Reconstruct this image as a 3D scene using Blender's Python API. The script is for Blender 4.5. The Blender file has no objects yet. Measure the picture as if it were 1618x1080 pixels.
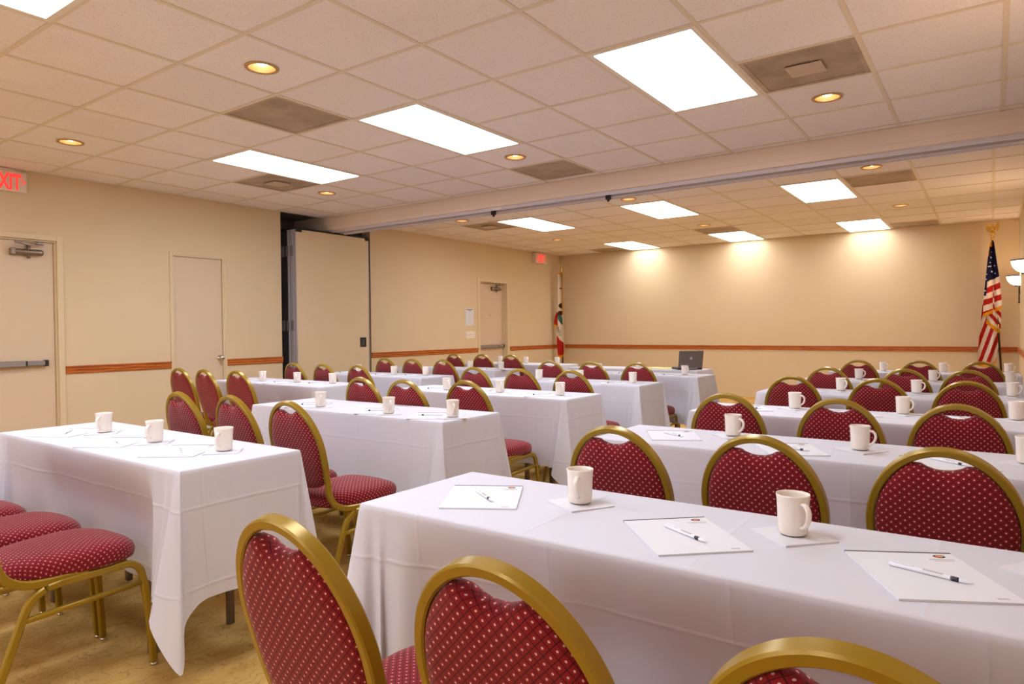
import bpy, math, random
from mathutils import Vector, Matrix

random.seed(7)
SC = bpy.context.scene
COL = SC.collection
PI = math.pi
G = 0.6096          # ceiling grid module
H = 2.63            # ceiling height
XL, XR = -3.45, 3.905   # side walls
YN, YB = -5.7, 9.62    # wall behind the camera, far wall

# ---------------------------------------------------------------- camera
cam_d = bpy.data.cameras.new('camera')
cam_d.sensor_width = 36.0
cam_d.lens = 1065.6 / 1618 * 36.0
cam_d.clip_start = 0.02
cam = bpy.data.objects.new('camera', cam_d)
COL.objects.link(cam)
_r = Vector((0.814655, 0.579871, -0.009319))
_u = Vector((-0.002842, 0.020060, 0.999795))
_f = Vector((-0.579939, 0.814462, -0.017990))
_m = Matrix((( _r.x, _u.x, -_f.x), (_r.y, _u.y, -_f.y), (_r.z, _u.z, -_f.z))).to_4x4()
_m.translation = Vector((3.606, -1.966, H - 1.4624))
cam.matrix_world = _m
SC.camera = cam

# ---------------------------------------------------------------- world, exposure
world = bpy.data.worlds.new('world'); SC.world = world
world.use_nodes = True
world.node_tree.nodes['Background'].inputs[0].default_value = (0.6, 0.55, 0.5, 1)
world.node_tree.nodes['Background'].inputs[1].default_value = 0.05
SC.view_settings.view_transform = 'Standard'
SC.view_settings.look = 'None'
SC.view_settings.gamma = 1.0
SC.view_settings.use_curve_mapping = False
SC.view_settings.exposure = 0.13
SC.cycles.max_bounces = 7; SC.cycles.glossy_bounces = 3; SC.cycles.transmission_bounces = 2
SC.cycles.adaptive_threshold = 0.02
TROFFER = (0.84, 0.92, 1.02); TROFFER_S = 15.2        # fluorescent ceiling panels
TROFFER_FAR = (0.92, 0.94, 0.95); TROFFER_FAR_S = 13.5; TROFFER_WALL_S = 7.8
DOWN = (1.0, 0.88, 0.72); DOWN_S = 9.0             # recessed incandescent downlights
SCONCE = (1.0, 0.72, 0.46); SCONCE_S = 7.0         # glass wall bowls

# ---------------------------------------------------------------- materials
def lin(c):
    return tuple((x / 12.92 if x <= 0.04045 else ((x + 0.055) / 1.055) ** 2.4) for x in c)
def rgb(r, g, b): return lin((r / 255, g / 255, b / 255)) + (1.0,)

def new_mat(name, col, rough=0.6, metal=0.0, spec=0.5):
    m = bpy.data.materials.new(name); m.use_nodes = True
    b = m.node_tree.nodes['Principled BSDF']
    b.inputs['Base Color'].default_value = col
    b.inputs['Roughness'].default_value = rough
    b.inputs['Metallic'].default_value = metal
    b.inputs['Specular IOR Level'].default_value = spec
    return m
def N(m, t, **kw):
    n = m.node_tree.nodes.new(t)
    for k, v in kw.items(): setattr(n, k, v)
    return n
def LK(m, a, b): m.node_tree.links.new(a, b)
def bsdf(m): return m.node_tree.nodes['Principled BSDF']
def math_n(m, op, a, b=None, c=None):
    n = N(m, 'ShaderNodeMath', operation=op)
    for i, v in enumerate((a, b, c)):
        if v is None: continue
        if isinstance(v, (int, float)): n.inputs[i].default_value = v
        else: LK(m, v, n.inputs[i])
    return n.outputs[0]
def mix(m, fac, a, b):
    n = N(m, 'ShaderNodeMix', data_type='RGBA')
    if isinstance(fac, (int, float)): n.inputs[0].default_value = fac
    else: LK(m, fac, n.inputs[0])
    for i, v in ((6, a), (7, b)):
        if isinstance(v, tuple): n.inputs[i].default_value = v
        else: LK(m, v, n.inputs[i])
    return n.outputs[2]
def noise(m, scale, detail=3, vec=None, rough=0.5):
    n = N(m, 'ShaderNodeTexNoise'); n.inputs['Scale'].default_value = scale
    n.inputs['Detail'].default_value = detail; n.inputs['Roughness'].default_value = rough
    if vec is not None: LK(m, vec, n.inputs['Vector'])
    return n.outputs['Fac']
def ramp(m, fac, p0, p1, c0=(0, 0, 0, 1), c1=(1, 1, 1, 1)):
    n = N(m, 'ShaderNodeValToRGB'); e = n.color_ramp.elements
    e[0].position = p0; e[1].position = p1; e[0].color = c0; e[1].color = c1
    LK(m, fac, n.inputs[0]); return n.outputs[0]
def bump(m, h, strength=0.3, dist=0.005):
    n = N(m, 'ShaderNodeBump'); n.inputs['Strength'].default_value = strength
    n.inputs['Distance'].default_value = dist
    LK(m, h, n.inputs['Height']); LK(m, n.outputs[0], bsdf(m).inputs['Normal'])
def pos(m): return N(m, 'ShaderNodeNewGeometry').outputs['Position']
def objc(m): return N(m, 'ShaderNodeTexCoord').outputs['Object']
def emis(name, col, s, base=(0.8, 0.8, 0.8, 1)):
    m = new_mat(name, base, 0.5)
    b = bsdf(m); b.inputs['Emission Color'].default_value = col + (1,) if len(col) == 3 else col
    b.inputs['Emission Strength'].default_value = s
    return m

def wall_mat(name, col):
    m = new_mat(name, col, 0.75, 0, 0.25)
    p = pos(m)
    f = noise(m, 180, 2, p)
    g = noise(m, 1.3, 2, p)
    c = mix(m, ramp(m, g, 0.3, 0.7), col, tuple(x * 0.96 for x in col[:3]) + (1,))
    LK(m, c, bsdf(m).inputs['Base Color'])
    bump(m, f, 0.15, 0.002)
    return m
M = {}
M['wall'] = wall_mat('cream_wallcovering', rgb(223, 200, 165))
M['door'] = new_mat('cream_door_paint', rgb(218, 194, 166), 0.5, 0, 0.4)
M['frame'] = new_mat('cream_frame_paint', rgb(222, 200, 164), 0.45, 0, 0.4)
M['beam'] = wall_mat('header_paint', rgb(240, 220, 204))
M['wall_pale'] = wall_mat('bounce_fill_wall', rgb(240, 240, 246))  # unseen rear wall kept pale so it bounces fill light forward
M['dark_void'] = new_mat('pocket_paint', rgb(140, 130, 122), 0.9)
# ceiling tile: fissured mineral fibre
m = new_mat('mineral_fibre_tile', rgb(224, 206, 198), 0.9, 0, 0.1)
p = pos(m)
pit = ramp(m, noise(m, 130, 4, p, 0.7), 0.33, 0.40)
blot = ramp(m, noise(m, 2.5, 3, p), 0.3, 0.75)
oi = N(m, 'ShaderNodeObjectInfo').outputs['Random']
base = mix(m, oi, rgb(248, 240, 241), rgb(242, 234, 234))
base = mix(m, math_n(m, 'MULTIPLY', blot, 0.25), base, rgb(232, 219, 214))
c = mix(m, pit, rgb(200, 182, 176), base)
LK(m, c, bsdf(m).inputs['Base Color']); bump(m, pit, 0.25, 0.002)
M['tile'] = m
M['grid'] = new_mat('grid_enamel', rgb(228, 214, 196), 0.5, 0, 0.3)
M['white_metal'] = new_mat('white_enamel', rgb(236, 228, 218), 0.4)
M['troffer'] = emis('troffer_lens_near', TROFFER, TROFFER_S)
M['troffer_far'] = emis('troffer_lens_far', TROFFER_FAR, TROFFER_FAR_S)
M['troffer_wall'] = emis('troffer_lens_far_wall', TROFFER_FAR, TROFFER_WALL_S)
M['bulb'] = emis('downlight_bulb', DOWN, DOWN_S)
M['gold_cone'] = new_mat('gold_reflector', rgb(190, 146, 92), 0.5, 0.2)
M['brass_trim'] = new_mat('brass_trim', rgb(196, 160, 110), 0.35, 0.7)
# vents
m = new_mat('perforated_grille', rgb(140, 122, 102), 0.65, 0.2)
p = pos(m)
v = N(m, 'ShaderNodeTexVoronoi'); v.inputs['Scale'].default_value = 150; v.inputs['Randomness'].default_value = 0.0
LK(m, p, v.inputs['Vector'])
hole = ramp(m, v.outputs['Distance'], 0.25, 0.34)
dirt = ramp(m, noise(m, 5, 4, p), 0.35, 0.7)
c = mix(m, dirt, rgb(172, 152, 132), rgb(202, 182, 162))
c = mix(m, hole, rgb(132, 116, 102), c)
LK(m, c, bsdf(m).inputs['Base Color'])
M['vent'] = m
M['vent_plate'] = new_mat('vent_plate', rgb(200, 178, 158), 0.6)
# carpet
m = new_mat('gold_carpet', rgb(170, 130, 70), 0.95, 0, 0.05)
p = pos(m)
w = N(m, 'ShaderNodeTexWave', wave_type='BANDS'); w.inputs['Scale'].default_value = 5.5
w.inputs['Distortion'].default_value = 14.0; w.inputs['Detail'].default_value = 4; w.inputs['Detail Scale'].default_value = 2.2
LK(m, p, w.inputs['Vector'])
vein = ramp(m, w.outputs['Fac'], 0.0, 0.10)
pile = noise(m, 260, 2, p)
blot = noise(m, 7, 4, p)
c = mix(m, ramp(m, blot, 0.35, 0.65), rgb(206, 162, 90), rgb(228, 188, 116))
c = mix(m, math_n(m, 'ADD', math_n(m, 'MULTIPLY', vein, 0.45), 0.55), rgb(158, 114, 56), c)
c = mix(m, math_n(m, 'MULTIPLY', ramp(m, pile, 0.3, 0.7), 0.45), c, rgb(158, 118, 60))
LK(m, c, bsdf(m).inputs['Base Color']); bump(m, pile, 0.5, 0.006)
M['carpet'] = m
# oak rail
m = new_mat('stained_oak', rgb(178, 96, 40), 0.35, 0, 0.5)
p = pos(m)
mp = N(m, 'ShaderNodeMapping'); mp.inputs['Scale'].default_value = (3, 3, 90); LK(m, p, mp.inputs['Vector'])
g = noise(m, 2.0, 5, mp.outputs[0], 0.7)
c = mix(m, ramp(m, g, 0.35, 0.65), rgb(150, 70, 22), rgb(216, 122, 50))
LK(m, c, bsdf(m).inputs['Base Color'])
M['oak'] = m
# chair frame: gold metallic paint
m = new_mat('gold_painted_steel', rgb(150, 120, 28), 0.3, 0.25, 0.5)
p = objc(m)
c = mix(m, ramp(m, noise(m, 70, 4, p), 0.24, 0.29), rgb(116, 90, 24), rgb(154, 122, 26))
LK(m, c, bsdf(m).inputs['Base Color'])
M['gold'] = m
# chair fabric: burgundy with diamond lattice and pale dots (UV in metres)
m = new_mat('burgundy_dotted_fabric', rgb(150, 35, 45), 0.85, 0, 0.15)
uv = N(m, 'ShaderNodeUVMap').outputs[0]
sx = N(m, 'ShaderNodeSeparateXYZ'); LK(m, uv, sx.inputs[0])
PU, PV = 0.0205, 0.0205
a = math_n(m, 'DIVIDE', sx.outputs[0], PU); b_ = math_n(m, 'DIVIDE', sx.outputs[1], PV)
s1 = math_n(m, 'ADD', a, b_); s2 = math_n(m, 'SUBTRACT', a, b_)
def cell(x):   # distance from the nearest integer
    f = math_n(m, 'FRACT', x)
    return math_n(m, 'ABSOLUTE', math_n(m, 'SUBTRACT', f, 0.5))
d1, d2 = cell(s1), cell(s2)        # 0 at cell middle, .5 at lattice line
mx = math_n(m, 'MAXIMUM', d1, d2)
line = math_n(m, 'GREATER_THAN', mx, 0.445)
ring = math_n(m, 'MULTIPLY', math_n(m, 'GREATER_THAN', mx, 0.30), math_n(m, 'LESS_THAN', mx, 0.35))
dot = math_n(m, 'LESS_THAN', math_n(m, 'ADD', math_n(m, 'MULTIPLY', d1, d1), math_n(m, 'MULTIPLY', d2, d2)), 0.0155)
fz = noise(m, 900, 2, uv)
c = mix(m, fz, rgb(120, 18, 26), rgb(158, 34, 42))
c = mix(m, math_n(m, 'MULTIPLY', ring, 0.35), c, rgb(90, 14, 24))
c = mix(m, line, c, rgb(72, 10, 22))
c = mix(m, dot, c, rgb(212, 174, 172))
LK(m, c, bsdf(m).inputs['Base Color'])
bsdf(m).inputs['Sheen Weight'].default_value = 0.15
M['fabric'] = m
# table linen (UV: metres round the table / metres down the drop)
m = new_mat('white_table_linen', rgb(209, 206, 216), 0.8, 0, 0.15)
uv = N(m, 'ShaderNodeUVMap').outputs[0]
sx = N(m, 'ShaderNodeSeparateXYZ'); LK(m, uv, sx.inputs[0])
wob = noise(m, 3, 2, uv)
uu = math_n(m, 'ADD', sx.outputs[0], math_n(m, 'MULTIPLY', wob, 0.03))
vv = math_n(m, 'ADD', sx.outputs[1], math_n(m, 'MULTIPLY', wob, 0.02))
def crease(x, period, off, wd):
    f = math_n(m, 'FRACT', math_n(m, 'ADD', math_n(m, 'DIVIDE', x, period), off))
    d = math_n(m, 'ABSOLUTE', math_n(m, 'SUBTRACT', f, 0.5))
    return math_n(m, 'SMOOTH_MIN', math_n(m, 'DIVIDE', d, wd), 1.0, 0.3)
cr = math_n(m, 'ADD', crease(uu, 0.38, 0.2, 0.022), crease(vv, 0.26, 0.98, 0.03))
wr = noise(m, 9, 4, uv, 0.6)
fine = noise(m, 350, 1, uv)
hgt = math_n(m, 'ADD', math_n(m, 'MULTIPLY', cr, -0.55), math_n(m, 'ADD', math_n(m, 'MULTIPLY', wr, 0.9), math_n(m, 'MULTIPLY', fine, 0.06)))
bump(m, hgt, 0.28, 0.006)
M['linen'] = m
M['ceramic'] = new_mat('cream_glazed_ceramic', rgb(240, 228, 218), 0.18, 0, 0.5)
M['paper'] = new_mat('white_paper', rgb(222, 221, 228), 0.85)
M['napkin'] = new_mat('white_napkin_paper', rgb(219, 216, 222), 0.95)
M['ink'] = new_mat('dark_ink', rgb(70, 56, 66), 0.8)
M['ink_grey'] = new_mat('pale_ink', rgb(196, 186, 186), 0.85)
M['logo_orange'] = new_mat('orange_print', rgb(214, 130, 70), 0.8)
M['logo_dark'] = new_mat('dark_print', rgb(70, 44, 40), 0.8)
M['pen'] = new_mat('white_plastic', rgb(236, 234, 244), 0.3)
M['pen_dark'] = new_mat('dark_plastic', rgb(40, 36, 52), 0.4)
M['table_top'] = new_mat('table_laminate', rgb(150, 110, 74), 0.5)
M['table_leg'] = new_mat('brown_steel', rgb(116, 100, 88), 0.4, 0.5)
M['alu'] = new_mat('brushed_aluminium', rgb(188, 182, 186), 0.4, 0.3)
M['track'] = new_mat('track_enamel', rgb(216, 210, 222), 0.4, 0.0)
M['alu_dull'] = new_mat('dull_aluminium', rgb(150, 142, 140), 0.5, 0.4)
M['steel_dark'] = new_mat('dark_steel', rgb(74, 68, 68), 0.5, 0.3)
M['black'] = new_mat('black_rubber', rgb(30, 28, 28), 0.7)
M['chrome'] = new_mat('chrome', rgb(210, 206, 204), 0.12, 1.0)
M['bronze'] = new_mat('bronzed_metal', rgb(140, 122, 108), 0.35, 0.7)
M['exit_white'] = new_mat('exit_housing', rgb(230, 214, 204), 0.5)
M['exit_red'] = emis('exit_letters', (1.0, 0.05, 0.035), 0.95, (0.5, 0.02, 0.02, 1))
M['plate'] = new_mat('switch_plate', rgb(236, 226, 214), 0.4)
M['sconce_glass'] = emis('sconce_glass', SCONCE, SCONCE_S)
M['sconce_bulb'] = emis('sconce_bulb', SCONCE, 60.0)
M['iron'] = new_mat('dark_iron', rgb(52, 38, 32), 0.5, 0.4)
M['brass'] = new_mat('polished_brass', rgb(214, 178, 96), 0.22, 0.9)
M['pole'] = new_mat('dark_wood_pole', rgb(48, 34, 28), 0.4)
M['fringe'] = new_mat('gold_fringe', rgb(226, 158, 30), 0.8)
M['laptop'] = new_mat('laptop_lid', rgb(122, 112, 106), 0.4, 0.3)
M['laptop_keys'] = new_mat('laptop_deck', rgb(44, 42, 44), 0.5)
M['yellow_pad'] = new_mat('yellow_paper', rgb(244, 226, 150), 0.9)
m = new_mat('flag_cloth', (1, 1, 1, 1), 0.8, 0, 0.1)
at = N(m, 'ShaderNodeAttribute', attribute_name='print')
LK(m, at.outputs['Color'], bsdf(m).inputs['Base Color'])
M['flag'] = m

# ---------------------------------------------------------------- mesh helpers
class MB:
    def __init__(s): s.v = []; s.f = []; s.uv = []; s.sm = []
    def add(s, vs, fs, smooth=False, uvs=None):
        o = len(s.v); s.v += [tuple(x) for x in vs]
        s.uv += uvs if uvs else [(0, 0)] * len(vs)
        for f in fs: s.f.append(tuple(i + o for i in f)); s.sm.append(smooth)
        return s
    def box(s, x0, x1, y0, y1, z0, z1):
        vs = [(x, y, z) for z in (z0, z1) for y in (y0, y1) for x in (x0, x1)]
        return s.add(vs, [(0, 2, 3, 1), (4, 5, 7, 6), (0, 1, 5, 4), (2, 6, 7, 3), (0, 4, 6, 2), (1, 3, 7, 5)])
    def bbox(s, x0, x1, y0, y1, z0, z1, b=0.003):
        # box with chamfered edges
        b = min(b, (x1 - x0) / 2.2, (y1 - y0) / 2.2, (z1 - z0) / 2.2)
        vs = []; idx = {}
        X = (x0, x1); Y = (y0, y1); Z = (z0, z1)
        for i in (0, 1):
            for j in (0, 1):
                for k in (0, 1):
                    sx, sy, sz = (b if i == 0 else -b), (b if j == 0 else -b), (b if k == 0 else -b)
                    idx[i, j, k] = len(vs)
                    vs += [(X[i], Y[j] + sy, Z[k] + sz), (X[i] + sx, Y[j], Z[k] + sz), (X[i] + sx, Y[j] + sy, Z[k])]
        F = []
        for i in (0, 1):
            F.append([idx[i, 0, 0], idx[i, 1, 0], idx[i, 1, 1], idx[i, 0, 1]])
            F.append([idx[0, i, 0] + 1, idx[1, i, 0] + 1, idx[1, i, 1] + 1, idx[0, i, 1] + 1])
            F.append([idx[0, 0, i] + 2, idx[1, 0, i] + 2, idx[1, 1, i] + 2, idx[0, 1, i] + 2])
            for j in (0, 1):
                F.append([idx[i, j, 0], idx[i, j, 1], idx[i, j, 1] + 1, idx[i, j, 0] + 1])
                F.append([idx[i, 0, j], idx[i, 1, j], idx[i, 1, j] + 2, idx[i, 0, j] + 2])
                F.append([idx[0, i, j] + 1, idx[1, i, j] + 1, idx[1, i, j] + 2, idx[0, i, j] + 2])
                for k in (0, 1):
                    F.append([idx[i, j, k], idx[i, j, k] + 1, idx[i, j, k] + 2])
        cx = Vector(((x0 + x1) / 2, (y0 + y1) / 2, (z0 + z1) / 2)); out = []
        for f in F:
            a, b2, c = (Vector(vs[f[q]]) for q in (0, 1, 2))
            n = (b2 - a).cross(c - a)
            mid = sum((Vector(vs[q]) for q in f), Vector()) / len(f)
            out.append(tuple(f) if n.dot(mid - cx) > 0 else tuple(reversed(f)))
        return s.add(vs, out)
    def lathe(s, prof, n=24, c=(0, 0, 0), axis='z', smooth=True, cap0=False, cap1=False):
        vs = []; fs = []
        for (r, h) in prof:
            for k in range(n):
                a = 2 * PI * k / n
                p = (r * math.cos(a), r * math.sin(a), h)
                if axis == 'x': p = (h, p[0], p[1])
                if axis == 'y': p = (p[1], h, p[0])
                vs.append((p[0] + c[0], p[1] + c[1], p[2] + c[2]))
        for i in range(len(prof) - 1):
            for k in range(n):
                k2 = (k + 1) % n
                fs.append((i * n + k, i * n + k2, (i + 1) * n + k2, (i + 1) * n + k))
        if cap0: fs.append(tuple(reversed(range(n))))
        if cap1: fs.append(tuple(range((len(prof) - 1) * n, len(prof) * n)))
        return s.add(vs, fs, smooth)
    def sweep(s, path, prof, normals=None, closed=False, smooth=True, caps=True, scale=None):
        # prof: list of (a,b): a along normal, b along binormal
        P = [Vector(p) for p in path]; n = len(P); k = len(prof); vs = []; fs = []
        last = None
        for i in range(n):
            t = (P[(i + 1) % n] - P[i - 1]) if closed else (P[min(i + 1, n - 1)] - P[max(i - 1, 0)])
            t.normalize()
            if normals: nn = Vector(normals[i])
            elif last is None:
                nn = Vector((0, 0, 1)) if abs(t.z) < 0.9 else Vector((1, 0, 0))
            else: nn = last
            nn = (nn - t * nn.dot(t)).normalized(); last = nn
            b = t.cross(nn)
            sc = scale[i] if scale else 1
            for (pa, pb) in prof: vs.append(P[i] + nn * pa * sc + b * pb * sc)
        for i in range(n if closed else n - 1):
            i2 = (i + 1) % n
            for q in range(k):
                q2 = (q + 1) % k
                fs.append((i * k + q, i * k + q2, i2 * k + q2, i2 * k + q))
        if caps and not closed:
            fs.append(tuple(reversed(range(k)))); fs.append(tuple(range((n - 1) * k, n * k)))
        return s.add(vs, fs, smooth)
    def tube(s, path, r, n=8, **kw):
        return s.sweep(path, [(r * math.cos(2 * PI * q / n), r * math.sin(2 * PI * q / n)) for q in range(n)], **kw)
    def mesh(s, name, mat):
        me = bpy.data.meshes.new(name)
        me.from_pydata(s.v, [], s.f)
        me.polygons.foreach_set('use_smooth', s.sm)
        uvl = me.uv_layers.new(name='UVMap')
        lv = [0] * len(me.loops); me.loops.foreach_get('vertex_index', lv)
        flat = []
        for i in lv: flat += s.uv[i]
        uvl.data.foreach_set('uv', flat)
        if mat: me.materials.append(mat)
        me.update()
        return me
    def build(s, name, mat, parent=None, loc=None):
        return link(name, s.mesh(name, mat), parent, loc)

def link(name, me, parent=None, loc=None, rz=0):
    o = bpy.data.objects.new(name, me); COL.objects.link(o)
    if parent: o.parent = parent
    if loc: o.location = loc
    if rz: o.rotation_euler = (0, 0, rz)
    return o
def tag(o, label=None, cat=None, group=None, kind=None):
    if label: o['label'] = label
    if cat: o['category'] = cat
    if group: o['group'] = group
    if kind: o['kind'] = kind
    return o
def thing(name, label, cat, loc=(0, 0, 0), rz=0, group=None):
    return tag(link(name, None, None, loc, rz), label, cat, group)
def copy_tree(o, parent=None):
    c = o.copy(); COL.objects.link(c); c.parent = parent
    for ch in list(o.children): copy_tree(ch, c)
    return c
def struct(name, mb, mat, parent=None):
    o = mb.build(name, mat, parent)
    if parent is None: o['kind'] = 'structure'
    return o
def rrect(w, d, r=0.004, n=2):
    out = []
    for cx, cy, a0 in ((w / 2 - r, d / 2 - r, 0), (-w / 2 + r, d / 2 - r, 90), (-w / 2 + r, -d / 2 + r, 180), (w / 2 - r, -d / 2 + r, 270)):
        for k in range(n + 1):
            a = math.radians(a0 + 90 * k / n)
            out.append((cx + r * math.cos(a), cy + r * math.sin(a)))
    return out
def catmull(pts, sub=6, closed=False):
    P = [Vector(p) for p in pts]; n = len(P); out = []
    for i in range(n if closed else n - 1):
        p0 = P[i - 1] if (closed or i > 0) else P[0] * 2 - P[1]
        p1, p2 = P[i], P[(i + 1) % n]
        p3 = P[(i + 2) % n] if (closed or i + 2 < n) else P[-1] * 2 - P[-2]
        for k in range(sub):
            t = k / sub
            out.append(0.5 * ((2 * p1) + (p2 - p0) * t + (2 * p0 - 5 * p1 + 4 * p2 - p3) * t * t + (3 * p1 - p0 - 3 * p2 + p3) * t ** 3))
    if not closed: out.append(P[-1])
    return out
def text_mesh(txt, size, mat, name='lettering', ext=0.001, sx=1.0, bold=0.0):
    cu = bpy.data.curves.new(name, 'FONT'); cu.body = txt; cu.size = size
    cu.extrude = ext; cu.offset = bold; cu.align_x = 'CENTER'; cu.align_y = 'CENTER'
    tmp = bpy.data.objects.new(name + '_tmp', cu); COL.objects.link(tmp)
    bpy.context.view_layer.update()
    me = bpy.data.meshes.new_from_object(tmp.evaluated_get(bpy.context.evaluated_depsgraph_get()))
    bpy.data.objects.remove(tmp)
    if sx != 1.0: me.transform(Matrix.Diagonal((sx, 1, 1, 1)))
    me.materials.clear(); me.materials.append(mat); me.name = name
    return me

# ================================================================ THE ROOM
struct('floor', MB().box(XL - 0.8, XR + 0.1, YN - 0.1, YB + 0.1, -0.1, 0), M['carpet'])

# left wall, with three door openings and the partition pocket
D1 = (-0.26, 0.70, 2.035); D2 = (1.755, 2.36, 2.012); D3 = (7.0, 7.80, 2.0)
PK0, PK1, PKD = 3.11, 4.56, 0.62
w = MB(); T_ = 0.16
def wl(y0, y1, z0, z1): w.box(XL - T_, XL, y0, y1, z0, z1)
wl(YN - 0.1, D1[0], 0, H + 0.15); wl(D1[0], D1[1], D1[2], H + 0.15)
wl(D1[1], D2[0], 0, H + 0.15); wl(D2[0], D2[1], D2[2], H + 0.15)
wl(D2[1], PK0, 0, H + 0.15)
wl(PK1, D3[0], 0, H + 0.15); wl(D3[0], D3[1], D3[2], H + 0.15); wl(D3[1], YB + 0.1, 0, H + 0.15)
wall_left = struct('wall_left', w, M['wall'])
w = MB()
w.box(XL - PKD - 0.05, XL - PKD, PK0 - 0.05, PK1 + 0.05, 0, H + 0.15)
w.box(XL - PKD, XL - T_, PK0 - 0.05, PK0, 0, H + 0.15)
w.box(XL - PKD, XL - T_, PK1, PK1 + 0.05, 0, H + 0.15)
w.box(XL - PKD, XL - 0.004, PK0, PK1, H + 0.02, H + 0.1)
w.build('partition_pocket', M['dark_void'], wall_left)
for d in (D1, D2, D3):
    MB().box(XL - T_ - 0.03, XL - T_ - 0.005, d[0] - 0.05, d[1] + 0.05, 0, d[2] + 0.05).build('door_backing', M['dark_void'], wall_left)
struct('wall_back', MB().box(XL - 0.2, XR + 0.1, YB, YB + 0.1, 0, H + 0.15), M['wall'])
struct('wall_right', MB().box(XR, XR + 0.1, YN - 0.1, YB, 0, H + 0.15), M['wall'])
struct('wall_near', MB().box(XL, XR, YN - 0.1, YN, 0, H + 0.15), M['wall_pale'])

# chair rail (moulded oak), one length per stretch of wall
def rail_prof(z):   # (out, up) moulded section
    return [(0, 0), (0.012, 0), (0.016, 0.006), (0.016, 0.014), (0.011, 0.019), (0.011, 0.026), (0.018, 0.032), (0.018, 0.046),
            (0.012, 0.052), (0.012, 0.056), (0.022, 0.062), (0.022, 0.072), (0, 0.072)]
RZ = 0.796
rails = []
def rail_left(y0, y1):
    pr = [(XL + a, RZ + b) for a, b in rail_prof(0)]; n = len(pr); mb = MB()
    vs = [(a, y, b) for y in (y0, y1) for a, b in pr]
    fs = [(i, n + i, n + (i + 1) % n, (i + 1) % n) for i in range(n)] + [tuple(range(n)), tuple(reversed(range(n, 2 * n)))]
    mb.add(vs, fs); rails.append(mb)
for a, b in ((YN, D1[0] - 0.07), (0.745, 1.738), (2.372, PK0), (PK1, 6.955), (7.885, YB - 0.023)): rail_left(a, b)
pr = rail_prof(0); n = len(pr)
vs = [(x, YB - a, RZ + b) for x in (XL, XR) for a, b in pr]
rails.append(MB().add(vs, [(i, (i + 1) % n, n + (i + 1) % n, n + i) for i in range(n)] + [tuple(reversed(range(n))), tuple(range(n, 2 * n))]))
vs = [(XR - a, y, RZ + b) for y in (YN, YB - 0.023) for a, b in pr]
rails.append(MB().add(vs, [(i, (i + 1) % n, n + (i + 1) % n, n + i) for i in range(n)] + [tuple(reversed(range(n))), tuple(range(n, 2 * n))]))
for i, mb in enumerate(rails): struct('trim_%d' % (i + 1), mb, M['oak'])
# ---------------------------------------------------------------- ceiling
ceil = struct('ceiling', MB().box(XL - PKD, XR + 0.1, YN - 0.1, YB + 0.1, H + 0.16, H + 0.2), M['dark_void'])
BY0, BY1 = 3.76, 4.06        # header beam
near_lights = [(-3, 2), (0, 2), (3, 2), (-3, -3), (0, -3), (3, -3), (-3, -8), (0, -8), (3, -8)]  # unseen rear row added behind the camera to light cloth fronts and chair backs
near_vents = [(-1, 1, 0), (-4, 3, 1), (0, 5, 0), (4, 3, 1)]
near_down = [(0, 0), (-4, 0), (0, 4), (-4, 4), (4, 4), (4, 0)]
DI, DJ = -0.075, 0.755       # the far room's grid is offset
far_lights = [(3, 8), (0, 8), (-3, 8), (3, 13), (0, 13), (-3, 13)]
far_vents = [(4, 8, 0), (-4, 8, 1), (4, 14, 0), (-4, 14, 0), (0, 12, 0)]
far_down = [(0, 7), (-4, 7), (4, 7), (0, 11), (-4, 11), (4, 11)]
tile_full = None
def tile_mesh(x0, x1, y0, y1):
    cx, cy = (x0 + x1) / 2, (y0 + y1) / 2
    return MB().bbox(x0 - cx, x1 - cx, y0 - cy, y1 - cy, 0, 0.016, 0.0015).mesh('ceiling_tile', M['tile'])
def tile_hole_mesh(g, r):
    n = 32; vs = []; fs = []
    for k in range(n):
        a = 2 * PI * k / n; c, s_ = math.cos(a), math.sin(a)
        q = g / max(abs(c), abs(s_)); vs.append((c * q, s_ * q, 0))
    for k in range(n):
        a = 2 * PI * k / n; vs.append((r * math.cos(a), r * math.sin(a), 0))
    for k in range(n):
        k2 = (k + 1) % n; fs.append((k, n + k, n + k2, k2))
    # square outline passes through exact corners because n is a multiple of 8
    up = [(x, y, 0.016) for x, y, z in vs]
    fs2 = [tuple(reversed([i + 2 * n for i in f])) for f in fs]
    side = [(k, (k + 1) % n, 2 * n + (k + 1) % n, 2 * n + k) for k in range(n)]
    return MB().add(vs + up, fs + fs2 + side).mesh('ceiling_tile', M['tile'])
hw = 0.012
tf = tile_mesh(hw * 0.6, G - hw * 0.6, hw * 0.6, G - hw * 0.6)
th = tile_hole_mesh(G / 2 - hw * 0.6, 0.078)
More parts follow.
